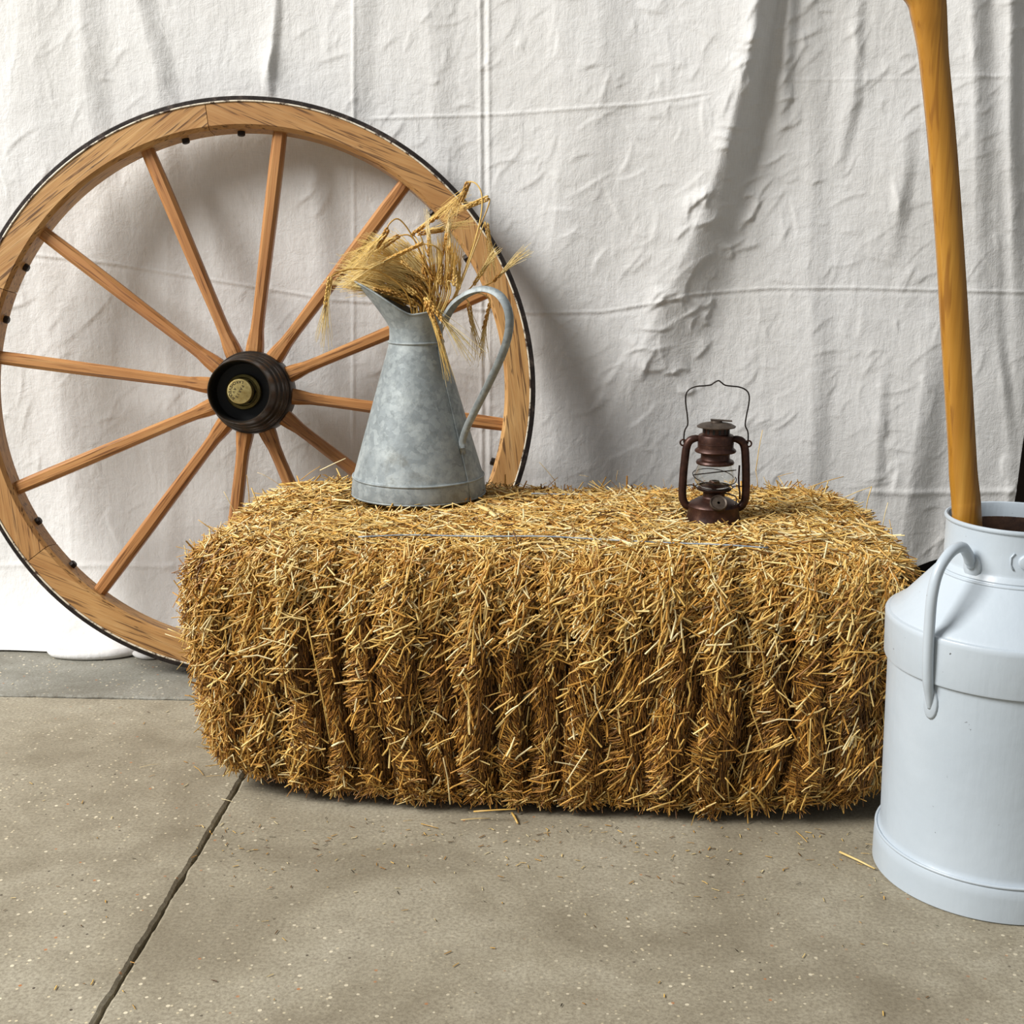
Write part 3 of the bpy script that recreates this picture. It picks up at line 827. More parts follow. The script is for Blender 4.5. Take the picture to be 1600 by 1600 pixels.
# single stalks that can be picked out, each an own part
Binv = (Matrix.Translation((BX, BY, 0)) @ Matrix.Rotation(BROT, 4, 'Z')).inverted()
def stalk_mesh(L, W, knee, seed):
    r = random.Random(seed)
    pts = [(-L / 2, 0, 0), (-L * .15, 0, knee * .25), (0, 0, knee * .4), (L * .18, 0, knee * .2), (L / 2, 0, -knee * .3)]
    v, f = tube_data(pts, lambda t: W * .5 * (1 - .25 * t), 6, True, .7)
    m = pydata('stalk', v, f); m.materials.append(M['straw_single']); m.polygons.foreach_set('use_smooth', [True] * len(m.polygons)); return m
STK = [stalk_mesh(1.0, w, k, i) for i, (w, k) in enumerate(((.045, .03), (.06, .06), (.08, .02), (.05, .16), (.10, .05), (.07, -.08)))]
def single(p, d, L, k, parent, name='straw', thin=1.0):
    o = bpy.data.objects.new(name, STK[k]); COL.objects.link(o); o.parent = parent
    o.location = p
    q = Vector(d).to_track_quat('X', 'Z'); o.rotation_mode = 'QUATERNION'; o.rotation_quaternion = q
    o.scale = (L, L * thin, L * thin); return o
FRONT_Y = 1.530
def front_pt(x, y):
    # the front of the bale, a little proud of it
    n = Vector((sin(BROT), -cos(BROT), 0)); p0 = Vector((BX, BY, 0)) + n * (BB + .012)
    return Vector(at_plane(x, y, np.array(p0), np.array(n)))
def top_pt(x, y, z=0.366): return Vector(at_z(x, y, z))
def two(a, b, k, thin=1.0):
    a = Binv @ a; b = Binv @ b
    return single((a + b) / 2, (b - a), (b - a).length, k, bale, 'straw', thin)
for (x0, y0, x1, y1, k, th) in ((478, 962, 516, 1155, 0, .45), (415, 1045, 520, 1046, 0, .3), (908, 995, 940, 1048, 2, .9), (940, 1048, 962, 1028, 4, .9), (893, 1024, 920, 1020, 1, 1),
        (1032, 915, 1046, 968, 4, 1), (1110, 905, 1140, 957, 0, 1), (965, 985, 1040, 930, 4, .7), (1050, 970, 1064, 996, 1, 1), (998, 1070, 1052, 1032, 2, .7),
        (1213, 1078, 1262, 1118, 2, .6), (1300, 1120, 1352, 1035, 0, .6), (838, 925, 852, 960, 4, 1), (780, 1005, 848, 960, 2, .6), (626, 990, 680, 958, 2, .6),
        (622, 1050, 650, 1020, 2, .8), (1285, 1210, 1296, 1160, 0, .8), (452, 1220, 475, 1225, 4, 1), (458, 1185, 512, 1207, 0, .6), (486, 995, 522, 990, 4, .9),
        (430, 985, 500, 930, 1, .5), (440, 880, 520, 905, 1, .5), (1133, 1215, 1152, 1240, 4, 1), (885, 1222, 918, 1170, 2, .7), (780, 1045, 800, 1030, 4, .8),
        (655, 1100, 668, 1142, 1, .6), (520, 880, 560, 872, 1, .7), (700, 890, 722, 960, 1, .6), (1165, 1085, 1205, 1060, 0, .6), (1010, 1240, 975, 1252, 4, .8),
        (1080, 1290, 1090, 1262, 1, .7), (740, 1268, 806, 1264, 2, .7), (1240, 1035, 1222, 1080, 1, .6), (560, 1010, 610, 985, 1, .6), (345, 985, 392, 962, 2, .6),
        (320, 880, 372, 862, 2, .6), (905, 900, 985, 880, 1, .45), (1160, 900, 1235, 882, 1, .5), (705, 930, 640, 955, 1, .5), (1270, 935, 1300, 990, 1, .6),
        (865, 1075, 905, 1040, 0, .6), (930, 1110, 905, 1150, 1, .6), (1100, 1000, 1078, 1050, 1, .6), (1180, 985, 1196, 1040, 0, .6), (735, 1160, 712, 1195, 1, .7),
        (590, 1130, 614, 1165, 0, .7), (560, 1205, 590, 1230, 1, .7), (845, 1170, 868, 1128, 0, .7), (1020, 1150, 1046, 1175, 0, .7), (1062, 1105, 1030, 1085, 0, .7)):
    two(front_pt(x0, y0), front_pt(x1, y1), k, th)
for (x0, y0, x1, y1, k, th) in ((520, 830, 640, 822, 1, .4), (700, 842, 600, 812, 2, .4), (745, 790, 775, 812, 4, 1), (930, 835, 820, 810, 1, .4), (990, 762, 940, 800, 1, .5),
        (960, 790, 1010, 850, 0, .5), (1050, 848, 940, 868, 1, .4), (1080, 838, 1125, 830, 0, .6), (1150, 812, 1210, 822, 2, .5), (1210, 800, 1300, 790, 1, .5),
        (1230, 850, 1330, 832, 1, .4), (1330, 815, 1400, 845, 1, .5), (880, 800, 960, 770, 1, .5), (410, 815, 500, 822, 2, .4), (455, 850, 545, 838, 2, .4),
        (440, 790, 520, 770, 1, .5), (1120, 870, 1050, 852, 1, .5), (690, 860, 780, 850, 1, .4), (1260, 770, 1340, 790, 1, .5), (820, 780, 900, 792, 1, .4)):
    a, b = top_pt(x0, y0), top_pt(x1, y1); b.z += .006
    two(a, b, k, th)
# stalks standing up out of the bale against the sheet: (foot px, tip px, world depth of foot)
for (x0, y0, x1, y1, Y, k, th) in ((1184, 760, 1181, 735, 1.90, 0, 1.4), (1181, 736, 1191, 672, 1.90, 0, .7), (868, 752, 843, 722, 1.92, 0, .9), (963, 752, 965, 735, 1.92, 1, 1),
        (1040, 765, 1036, 748, 1.92, 0, 1), (1318, 778, 1362, 760, 1.885, 1, .7), (1362, 760, 1352, 800, 1.885, 1, 1), (1378, 828, 1387, 785, 1.80, 0, 1.1), (1396, 850, 1390, 812, 1.76, 0, 1.1),
        (390, 800, 386, 742, 1.86, 1, .6), (372, 812, 350, 768, 1.80, 0, .8), (420, 830, 393, 762, 1.75, 2, .7), (345, 838, 310, 812, 1.70, 2, .8), (320, 872, 296, 842, 1.66, 2, .8),
        (440, 760, 418, 745, 1.9, 0, .9), (418, 745, 402, 738, 1.9, 1, 1), (500, 735, 540, 716, 1.90, 2, .7), (470, 750, 500, 728, 1.9, 1, .8), (1215, 745, 1240, 738, 1.9, 1, .9),
        (1262, 762, 1318, 744, 1.90, 1, .6), (300, 1000, 262, 982, 1.66, 2, .9), (310, 1010, 258, 990, 1.64, 0, .9), (300, 1020, 276, 1046, 1.64, 0, .9), (318, 975, 288, 984, 1.64, 1, .8),
        (920, 745, 905, 742, 1.92, 1, 1), (1095, 752, 1085, 738, 1.92, 0, 1), (760, 780, 738, 787, 1.80, 4, 1), (555, 800, 545, 778, 1.8, 1, .8)):
    two(Vector(at_y(x0, y0, Y)), Vector(at_y(x1, y1, Y)), k, th)
r3 = np.random.default_rng(77)
for face, n in (((1, -1), 36), ((2, 1), 60)):
    u = rand_face(face[0], face[1], n, r3) * .93; u[:, face[0]] = face[1]
    p, nr, _, _ = bale_surface(u)
    for i in range(n):
        t = tangent(nr[i:i + 1], r3.normal(0, 1, (1, 3)) + (np.array([[0, 0, .8]]) if face[0] == 1 else np.array([[.6, 0, 0]])))[0]
        d = t + nr[i] * r3.uniform(-.05, .12)
        single(Vector(p[i] + nr[i] * .0075), Vector(d), r3.uniform(.03, .085), int(r3.integers(0, 6)), bale, 'straw', r3.uniform(.35, .6))
# baler twine
for (pts, nm) in (([(560, 839), (640, 836), (740, 838), (850, 838), (940, 843), (1040, 848), (1125, 851), (1200, 856)], 'twine'), ([(830, 771), (900, 773), (960, 775), (1020, 778), (1065, 779), (1120, 782)], 'twine')):
    P = [Binv @ Vector(at_z(x, y, .3690 if i % 3 else .3715)) for i, (x, y) in enumerate(pts)]
    tube(nm, catmull(P, 5), .0010, M['twine'], bale, 6)

# ================================================================== THE GALVANISED JUG
JC = np.array([-0.2395, 1.880]); JZ = 0.368; JAZ = radians(-33)
jug = empty('galvanised_jug', (JC[0], JC[1], JZ), (0, 0, JAZ))      # local +x is the handle side
tag(jug, 'grey galvanised metal pitcher with long spout and looped handle on the bale', 'pitcher')
def jug_body():
    seg = 96
    prof = [(.0985, 0.0), (.1005, .0015), (.1010, .006), (.0985, .024), (.0982, .028), (.0970, .0295), (.0960, .033), (.0660, .137), (.0450, .208), (.0412, .222), (.0398, .228), (.0392, .236), (.0392, .248)]
    nt = 12
    v, f = [], []
    for i in range(seg):
        a = 2 * pi * i / seg
        s = max(0.0, cos(a - pi - radians(36))) ** 1.7      # the spout points left, a little off the handle's line
        back = max(0.0, cos(a)) ** 2
        for r, z in prof: v.append((r * cos(a), r * sin(a), z))
        for k in range(1, nt + 1):
            t = k / nt
            ztop = .2675 + .047 * s + .006 * back
            z = .248 + (ztop - .248) * t
            rr = .0392 + .0035 * t + s * .046 * (t ** 1.2)
            sd = sin(a - pi - radians(36)); rr *= 1 - .22 * s * t * abs(sd)
            v.append((rr * cos(a), rr * sin(a), z))
    n = len(prof) + nt
    for i in range(seg):
        j = (i + 1) % seg
        for k in range(n - 1): f.append((i * n + k, j * n + k, j * n + k + 1, i * n + k + 1))
    f.append(tuple(i * n for i in reversed(range(seg))))
    m = pydata('jug_body', v, f)
    rim = [Vector(v[i * n + n - 1]) for i in range(seg)]
    return m, rim
jm, rimpts = jug_body()
jb = sharp(link('body', jm, M['galv'], jug), 50)
so = jb.modifiers.new('thickness', 'SOLIDIFY'); so.thickness = .0016; so.offset = -1
tube('rolled_rim', rimpts, .0015, M['galv'], jug, 8, 1, True)
def ring_tube(name, R, z, r, mat, parent, seg=72):
    return tube(name, [(R * cos(2 * pi * i / seg), R * sin(2 * pi * i / seg), z) for i in range(seg)], r, mat, parent, 8, 1, True)
ring_tube('neck_bead', .0402, .2275, .0018, M['galv'], jug)
ring_tube('base_bead', .0978, .0285, .0019, M['galv'], jug)
ring_tube('foot_rim', .1000, .0022, .0016, M['galv'], jug)
# soldered seam under the handle
sa = radians(-2)
tube('seam', [(r * cos(sa), r * sin(sa), z) for r, z in ((.1012, .004), (.0988, .026), (.0968, .034), (.0665, .137), (.0455, .208), (.0420, .222))], .0013, M['galv'], jug, 6, .6)
# strap handle: a hollow half round strap
hn = np.array([sin(JAZ), -cos(JAZ), 0.0])
hp = [at_plane(x, y, np.array([JC[0], JC[1], JZ]), hn) for x, y in ((694, 506), (702, 490), (714, 474), (735, 460), (758, 455), (779, 463), (792, 484), (794, 512), (785, 548), (766, 590), (746, 630), (729, 664), (721, 688), (722, 700))]
Jm = (Matrix.Translation((JC[0], JC[1], JZ)) @ Matrix.Rotation(JAZ, 4, 'Z')).inverted()
hp = [Jm @ Vector(p) for p in hp]
hp = [Vector((p.x, 0, p.z)) for p in hp]
def strap(path, w, th):
    """C-shaped strap: rolled edges, hollow towards the inside"""
    pts = catmull(path, 6); v, f = [], []; n = len(pts); k = 14
    for i, p in enumerate(pts):
        p = Vector(p); a = Vector(pts[max(i - 1, 0)]); b = Vector(pts[min(i + 1, n - 1)])
        t = (b - a).normalized(); out = Vector((-t.z, 0, t.x)); 
        ww = w * (1 - .35 * (i / (n - 1)) ** 2)
        for q in range(k):
            if q < 7: ph = pi * q / 6; yy = cos(ph) * ww; oo = sin(ph) * th
            else: ph = pi * (13 - q) / 6; yy = cos(ph) * ww * .82; oo = sin(ph) * th * .62 - .0010
            v.append(tuple(p + Vector((0, yy, 0)) + out * oo))
    for i in range(n - 1):
        for q in range(k):
            l = (q + 1) % k; f.append((i * k + q, i * k + l, (i + 1) * k + l, (i + 1) * k + q))
    f.append(tuple(range(k))); f.append(tuple((n - 1) * k + q for q in reversed(range(k))))
    m = pydata('strap', v, f)
    b2 = bmesh.new(); b2.from_mesh(m); bmesh.ops.recalc_face_normals(b2, faces=b2.faces); b2.to_mesh(m); b2.free(); return m
sharp(link('handle', strap(hp, .0085, .0075), M['galv'], jug), 50)
# little riveted tab where the handle ends
tb = tube('handle_tab', [Vector((hp[-2].x + .0005, 0, hp[-2].z)), Vector((hp[-1].x + .002, 0, hp[-1].z - .008)), Vector((.0815, 0, .088))], .006, M['galv'], jug, 8, .35)

# ================================================================== BARLEY IN THE JUG
def barley(stem_px, ear_px, awn_px, Y0, Y1, spread, seed, label, group=None, n_awn=22, ear_w=1.0):
    """stem points, ear start/end and mean awn end, measured; depth runs from the jug mouth to Y1"""
    r = np.random.default_rng(seed)
    k = len(stem_px)
    mouth = np.array([JC[0] + r.normal(0, .006) , JC[1] + r.normal(0, .008), .50 + JZ * 0 + .06])
    S = [mouth] + [at_y(x, y, Y0 + (Y1 - Y0) * (i + 1) / k) for i, (x, y) in enumerate(stem_px)]
    e0 = at_y(*ear_px[0], Y1); e1 = at_y(*ear_px[1], Y1 + r.normal(0, .006)); aw = at_y(*awn_px, Y1 + r.normal(0, .014))
    if np.linalg.norm(S[-1] - e0) > .004: S.append(e0)
    root = empty('barley_stalk', mouth); tag(root, label, 'barley', group)
    off = -mouth
    st = [p + off for p in catmull(S, 5)]
    tube('stem', st, .0011, M['barley_stem'], root, 5)
    # ear
    d = e1 - e0; L = np.linalg.norm(d); d = d / L
    side = np.cross(d, r.normal(0, 1, 3)); side /= np.linalg.norm(side); up = np.cross(side, d)
    v, f = [], []
    nk = max(int(L / .0042), 6)
    for i in range(nk):
        t = i / nk
        for s in (-1, 0, 1):
            w = .0026 * ear_w * (1 - .35 * t)
            c = e0 + off + d * (L * t + .001 * s) + side * (s * w * 1.15) + up * ((.0018 if s == 0 else -.0004) * (1 if i % 2 else -1))
            dk = d + side * s * .32 + up * (.2 if s == 0 else 0) * (1 if i % 2 else -1); dk /= np.linalg.norm(dk)
            a = np.cross(dk, up); a /= np.linalg.norm(a); b = np.cross(a, dk)
            o = len(v); kl = .0088
            v.append(c - dk * kl * .45)
            for q in range(5):
                an = 2 * pi * q / 5; v.append(c - dk * kl * .05 + (a * cos(an) + b * sin(an)) * .0017 * ear_w)
            v.append(c + dk * kl * .55)
            for q in range(5):
                l = (q + 1) % 5; f.append((o, o + 1 + l, o + 1 + q)); f.append((o + 6, o + 1 + q, o + 1 + l))
    link('ear', pydata('ear', v, f), M['barley_ear'], root, True)
    # awns
    v, f = [], []
    la = np.linalg.norm(aw - e1)
    for i in range(n_awn):
        t = r.uniform(.05, 1.0)
        s = e0 + off + d * L * t + (side * r.normal(0, 1) + up * r.normal(0, 1)) * .0015
        tgt = aw + off - d * L * (1 - t) * r.uniform(.2, .7) + (side * r.normal(0, 1) + up * r.normal(0, 1)) * spread * la
        tgt = s + (tgt - s) * r.uniform(.75, 1.1)
        mid = (s + tgt) / 2 + d * la * .06 + np.array([0, 0, .004])
        P = [s, s * .56 + tgt * .06 + mid * .38, mid * .6 + tgt * .3 + s * .1, tgt]
        vv, ff = tube_data(P, lambda q: .00058 * (1 - .6 * q), 3, False)
        o = len(v); v += vv; f += [tuple(a + o for a in x) for x in ff]
    link('awns', pydata('awns', v, f), M['barley_awn'], root, True)
    return root
LB = [
 # stem points, (ear start, ear end), awn end, Y0, Y1, spread, label
 ([(640, 470), (600, 428), (560, 420), (532, 424), (518, 432)], ((516, 436), (508, 478)), (503, 545), 1.86, 1.80, .10, 'barley ear drooping furthest left, its awns hanging straight down in front of a spoke'),
 ([(680, 440), (690, 400), (678, 384)], ((658, 381), (593, 411)), (520, 448), 1.87, 1.83, .14, 'dark barley ear lying across the left of the bunch towards the spout'),
 ([(672, 450), (658, 400), (640, 362), (622, 342), (608, 350)], ((605, 360), (588, 388)), (548, 424), 1.86, 1.83, .16, 'barley ear on a thin arched stem looping above the left of the bunch'),
 ([(668, 440), (655, 390), (640, 368)], ((621, 369), (598, 387)), (535, 420), 1.88, 1.86, .16, 'short barley ear just below the arched stem loop'),
 ([(676, 440), (660, 392), (650, 372)], ((644, 366), (686, 337)), (735, 300), 1.90, 1.92, .10, 'plaited looking barley ear pointing up and right in the middle of the bunch'),
 ([(680, 440), (665, 390)], ((655, 364), (696, 359)), (745, 345), 1.91, 1.93, .10, 'barley ear pointing straight right beneath the plaited ear'),
 ([(706, 470), (735, 400), (751, 340), (753, 305), (745, 288), (735, 284)], ((731, 286), (720, 318)), (695, 352), 1.88, 1.90, .20, 'topmost barley ear nodding down from a hooked stem over the wheel rim'),
 ([(712, 460), (742, 372), (760, 330), (765, 312)], ((761, 310), (727, 324)), (680, 340), 1.89, 1.93, .12, 'dark barley ear lying level to the right of the topmost ear'),
 ([(712, 465), (745, 380), (756, 350)], ((760, 350), (768, 395)), (772, 450), 1.90, 1.94, .14, 'barley ear hanging down in front of the wheel rim right of the bunch'),
 ([(705, 475), (730, 455)], ((742, 442), (764, 408)), (782, 384), 1.88, 1.90, .12, 'pale barley ear slanting up and right above the jug handle'),
 ([(700, 475), (740, 455), (765, 443)], ((772, 438), (797, 414)), (832, 384), 1.88, 1.92, .12, 'rightmost barley ear with awns reaching out past the wheel rim'),
 ([(664, 474), (662, 468), (664, 468)], ((667, 474), (690, 532)), (707, 602), 1.85, 1.828, .05, 'yellow barley ear hanging over the front of the jug neck'),
 ([(668, 474), (665, 467), (668, 467)], ((671, 472), (695, 505)), (745, 562), 1.85, 1.825, .15, 'pale barley ear fanning its awns out beside the jug neck'),
 ([(705, 478), (722, 466), (731, 470)], ((733, 478), (738, 510)), (750, 562), 1.89, 1.93, .12, 'dark barley ear hanging inside the loop of the jug handle'),
 ([(710, 470), (745, 458), (764, 466)], ((765, 476), (755, 516)), (747, 572), 1.89, 1.94, .12, 'second barley ear hanging inside the handle loop, nearer the rim'),
 ([(690, 450), (696, 410)], ((696, 395), (699, 362)), (705, 322), 1.88, 1.89, .10, 'upright barley ear standing in the gap right of the dense bunch'),
]
for i, (s, e, a, y0, y1, sp, lab) in enumerate(LB): barley(s, e, a, y0, y1, sp, 100 + i, lab, 'barley in the jug', 26)
rb = np.random.default_rng(9)
for i in range(52):
    # the dense heart of the bunch, fanning from the mouth and nodding to the left over the spout
    u = (i + .5) / 52                                   # 0 low over the spout ... 1 nearly upright
    th = radians(160 - 59 * u) + rb.normal(0, .06)
    bx, by = 650 + 30 * u + rb.normal(0, 5), 484 + rb.normal(0, 3)
    d0 = rb.uniform(4, 26) + 40 * u * rb.uniform(.3, 1.0); Le = rb.uniform(36, 50)
    th1 = th + .05 + rb.normal(0, .08) + .45 * u * rb.uniform(.3, 1.2); th2 = th1 + .08 + .50 * u
    e0 = (bx + d0 * cos(th), by - d0 * sin(th) * 1.05 - 3)
    e1 = (e0[0] + Le * cos(th1), e0[1] - Le * sin(th1))
    la = rb.uniform(58, 84)
    aw = (e1[0] + la * cos(th2), e1[1] - la * sin(th2))
    st = [(bx, by + 6), ((bx + e0[0]) / 2 + 3, (by + e0[1]) / 2 - 2)]
    lab, grp = (('golden barley ear lying low along the spout of the jug', 'barley over the spout') if u < .3 else
                ('golden barley ear packed in the dense middle of the bunch, nodding left', 'barley in the middle of the bunch') if u < .72 else
                ('golden barley ear rising at the top of the dense middle of the bunch', 'barley at the top of the bunch'))
    barley(st, (e0, e1), aw, 1.872, 1.872 + .020 * (1 - u) + rb.normal(0, .016), .11, 300 + i, lab, grp, 24)
for i in range(13):
    u = i / 12
    bx = 666 + 34 * u; tx = 668 + 46 * u + rb.normal(0, 4); ty = 408 + 13 * rb.normal()
    barley([(bx, 470), (bx + 2, 440)], ((tx - 1, ty + 28), (tx, ty)), (tx - 4 + 10 * (u - .3), ty - 46), 1.86, rb.uniform(1.85, 1.9), .08, 400 + i,
           'slender barley stalk standing upright at the back right of the bunch', 'upright barley in the jug', 14)

# ================================================================== THE LANTERN
LX, LY, LZ = 0.1885, 1.745, 0.3590
lan = empty('storm_lantern', (LX, LY, LZ), (0, 0, YAW + radians(-6)))
tag(lan, 'small rusty brown hurricane lantern with wire handle on the bale', 'lantern')
sharp(link('fuel_tank', lathe([(.003, .001), (.0365, .001), (.0385, .003), (.0382, .006), (.0362, .010), (.0352, .024), (.0357, .0255), (.0345, .0275), (.0320, .0295), (.0240, .0345), (.0165, .0365), (.0150, .0385), (.0150, .0400), (.004, .0400)], 56), M['lantern'], lan), 30)
burner = sharp(link('burner', lathe([(.004, .0385), (.0152, .0385), (.0150, .0440), (.0158, .0450), (.0235, .0475), (.0240, .0490), (.0228, .0505), (.0150, .0535), (.0080, .0575), (.0065, .0600), (.003, .0600)], 48), M['lantern'], lan), 30)
gl = link('glass_globe', lathe([(.0195, .0515), (.0235, .0545), (.0270, .0600), (.0280, .0650), (.0272, .0710), (.0250, .0780), (.0232, .0830), (.0228, .0850),
     (.0216, .0850), (.0220, .0830), (.0238, .0780), (.0260, .0710), (.0268, .0650), (.0258, .0602), (.0225, .0550), (.0185, .0525)], 56, True), M['glass'], lan, True)
sharp(link('chimney_hood', lathe([(.0195, .0840), (.0255, .0840), (.0262, .0860), (.0250, .0885), (.0205, .0905), (.0198, .0925), (.0198, .0985), (.0215, .1000), (.0275, .1005), (.0285, .1020), (.0278, .1035), (.0245, .1065), (.0245, .1120), (.0250, .1125), (.0245, .1130), (.0245, .1215), (.0235, .1240), (.0200, .1255), (.0180, .1260), (.0180, .1345), (.004, .1345)], 56), M['lantern'], lan), 30)
sharp(link('cap_disc', lathe([(.003, .1350), (.0180, .1345), (.0262, .1350), (.0265, .1362), (.0220, .1388), (.0150, .1405), (.0080, .1415), (.0075, .1440), (.003, .1442)], 48), M['lantern_grey'], lan), 30)
tabm = pydata('cap_tab', [(-.008, -.004, .1440), (.021, -.004, .1428), (.021, .005, .1428), (-.008, .005, .1440), (-.008, -.004, .1456), (.021, -.004, .1440), (.021, .005, .1440), (-.008, .005, .1456)],
              [(0, 3, 2, 1), (4, 5, 6, 7), (0, 1, 5, 4), (1, 2, 6, 5), (2, 3, 7, 6), (3, 0, 4, 7)])
link('lift_tab', tabm, M['lantern_grey'], lan)
# vent slots round the chimney top
slot = pydata('vent', [(-.0016, -.0004, -.0032), (.0016, -.0004, -.0032), (.0016, .0004, -.0032), (-.0016, .0004, -.0032), (-.0016, -.0004, .0032), (.0016, -.0004, .0032), (.0016, .0004, .0032), (-.0016, .0004, .0032)],
              [(0, 3, 2, 1), (4, 5, 6, 7), (0, 1, 5, 4), (1, 2, 6, 5), (2, 3, 7, 6), (3, 0, 4, 7)]); slot.materials.append(M['hub_dark'])
for i in range(14):
    a = 2 * pi * i / 14; o = link('vent_slot', slot, None, lan); o.location = (.0180 * cos(a), .0180 * sin(a), .1300); o.rotation_euler = (0, 0, a + pi / 2)
# side tubes
for s in (-1, 1):
    pth = catmull([(s * .0300, 0, .0215), (s * .0385, 0, .0255), (s * .0430, 0, .0370), (s * .0430, 0, .0620), (s * .0415, 0, .0870), (s * .0395, 0, .1060), (s * .0355, 0, .1150), (s * .0285, 0, .1185), (s * .0220, 0, .1185)], 6)
    tube('side_tube', pth, lambda t: .0056 if t < .8 else .0056 - .008 * (t - .8), M['lantern'], lan, 12)
    ear = tube('handle_ear', [(s * .0442 + .0042 * cos(2 * pi * i / 16), 0, .1125 + .0042 * sin(2 * pi * i / 16)) for i in range(16)], .0012, M['lantern'], lan, 6, 1, True)
# bail
cx0 = 1117.3
bp = [(1070.6, 692), (1070.6, 680), (1072, 672), (1075.5, 664), (1074.5, 650), (1072, 634), (1071.3, 622), (1073.5, 614), (1079, 609), (1087.5, 606), (1098, 605), (1107, 603.6), (1112, 600), (1118, 597)]
k_px = 0.0435 / (1117.3 - 1070.6)
left = [(-(cx0 - x) * k_px, 0, .1125 + (692 - y) * 0.000905) for x, y in bp]
pth = left + [(-x, y, z) for x, y, z in reversed(left[:-1])]
tube('bail_handle', catmull(pth, 4), .0010, M['wire'], lan, 6)
# filler cap on the tank, burner knob wire, globe guard wires, lift rod
fc = sharp(link('filler_cap', lathe([(.002, 0), (.0095, 0), (.0095, .006), (.0115, .0065), (.0120, .0075), (.0120, .0110), (.0112, .0122), (.0100, .0118), (.0090, .0108), (.002, .0112)], 28), M['lantern_grey'], lan), 30)
fc.location = (.0040, -.0262, .0290); fc.rotation_euler = (radians(48), 0, radians(6))
for zc, tilt, R in ((.0715, radians(14), .0290), (.0655, radians(-12), .0300)):
    tube('guard_wire', [(R * cos(a), R * sin(a), zc + R * cos(a + 1.0) * tan(tilt)) for a in np.linspace(0, 2 * pi, 40, endpoint=False)], .0007, M['wire'], lan, 5, 1, True)
ring_tube('globe_seat_wire', .0255, .0515, .0008, M['wire'], lan, 40)
for s in (-1, 1): tube('guard_arm', [(s * .0250, 0, .0515), (s * .031, 0, .0535), (s * .0385, 0, .0525)], .0008, M['wire'], lan, 5)
tube('lift_lever', [(.0330, -.004, .083), (.0325, -.005, .066), (.0335, -.006, .052), (.0350, -.006, .044), (.0345, -.008, .036)], .0012, M['lantern'], lan, 6)
tube('wick_key', [(.012, -.012, .046), (.026, -.020, .0440), (.030, -.022, .040), (.0285, -.024, .033), (.026, -.026, .031)], .0010, M['wire'], lan, 6)

# ================================================================== THE MILK CAN
CX, CY = 0.506, 1.456
can = empty('milk_can', (CX, CY, 0))
tag(can, 'pale blue-grey painted metal milk can standing in front of the bale end', 'milk can')
sharp(link('body', lathe([(.004, .004), (.1330, .004), (.1350, .0005), (.1365, .002), (.1365, .030), (.1360, .040), (.1335, .0440), (.1310, .0475), (.1300, .052), (.1320, .140), (.1345, .2660), (.1350, .2700)], 96), M['can'], can), 40)
sharp(link('collar_band', lathe([(.1345, .2660), (.1385, .2668), (.1392, .2690), (.1405, .3150), (.1408, .3190), (.1395, .3215), (.1360, .3225), (.1345, .3200)], 96), M['can'], can), 40)
sharp(link('shoulder', lathe([(.1345, .3200), (.1360, .3222), (.1330, .3260), (.1230, .3330), (.0880, .3735), (.0845, .3770), (.0835, .3790), (.0840, .3805), (.0815, .3850), (.0800, .3870)], 96), M['can'], can), 40)
neck = sharp(link('neck', lathe([(.0830, .3780), (.0828, .3820), (.0802, .3865), (.0795, .3900), (.0797, .4340), (.0815, .4352), (.0822, .4372), (.0815, .4392), (.0795, .4398), (.0775, .4388), (.0762, .4340), (.0760, .4220)], 96), M['can'], can), 40)
sharp(link('inside', lathe([(.0760, .4222), (.0758, .3800), (.1270, .3180), (.1290, .05), (.1290, .010), (.003, .010)], 64), M['can_in'], can), 40)
ring_tube('base_bead', .1345, .0445, .0018, M['can'], can, 96)
ring_tube('neck_bead', .0850, .3765, .0018, M['can'], can, 96)
def can_handle(az):
    h = empty_part = None
    d = Vector((cos(az), sin(az), 0)); b = Vector((-sin(az), cos(az), 0))
    P = [(.1350, .2360), (.1372, .2480), (.1425, .2720), (.1455, .3000), (.1470, .3400), (.1460, .3720), (.1380, .3980), (.1200, .4150), (.1020, .4180), (.0905, .4090), (.0850, .3990), (.0820, .3930)]
    pts = catmull([d * r + Vector((0, 0, z)) for r, z in P], 6)
    o = tube('handle', pts, lambda t: .0062 * min(1, .45 + t * 3.2) if t < .92 else .0052, M['can'], can, 12)
    # flat pads at both ends, hugging the can
    def pad(r0, z0, hw, hh, lean):
        v, f = [], []; n = 20
        for k, (sc, lift) in enumerate(((1.0, -.0012), (1.0, .0012), (.86, .0026), (.0, .0030))):
            for i in range(n):
                a = 2 * pi * i / n; y = hw * sc * cos(a); z = hh * sc * sin(a)
                rr = r0 + lift + lean * z; ang = az + y / r0
                v.append((rr * cos(ang), rr * sin(ang), z0 + z))
        for k in range(3):
            for i in range(n):
                j = (i + 1) % n; f.append((k * n + i, k * n + j, (k + 1) * n + j, (k + 1) * n + i))
        link('handle_pad', pydata('pad', v, f), M['can'], o, True)
    pad(.0800, .3925, .0115, .0150, 0.02)
    pad(.1342, .2420, .0095, .0190, .02)
    return o
HA = pi + radians(37)
can_handle(HA); can_handle(HA - pi)
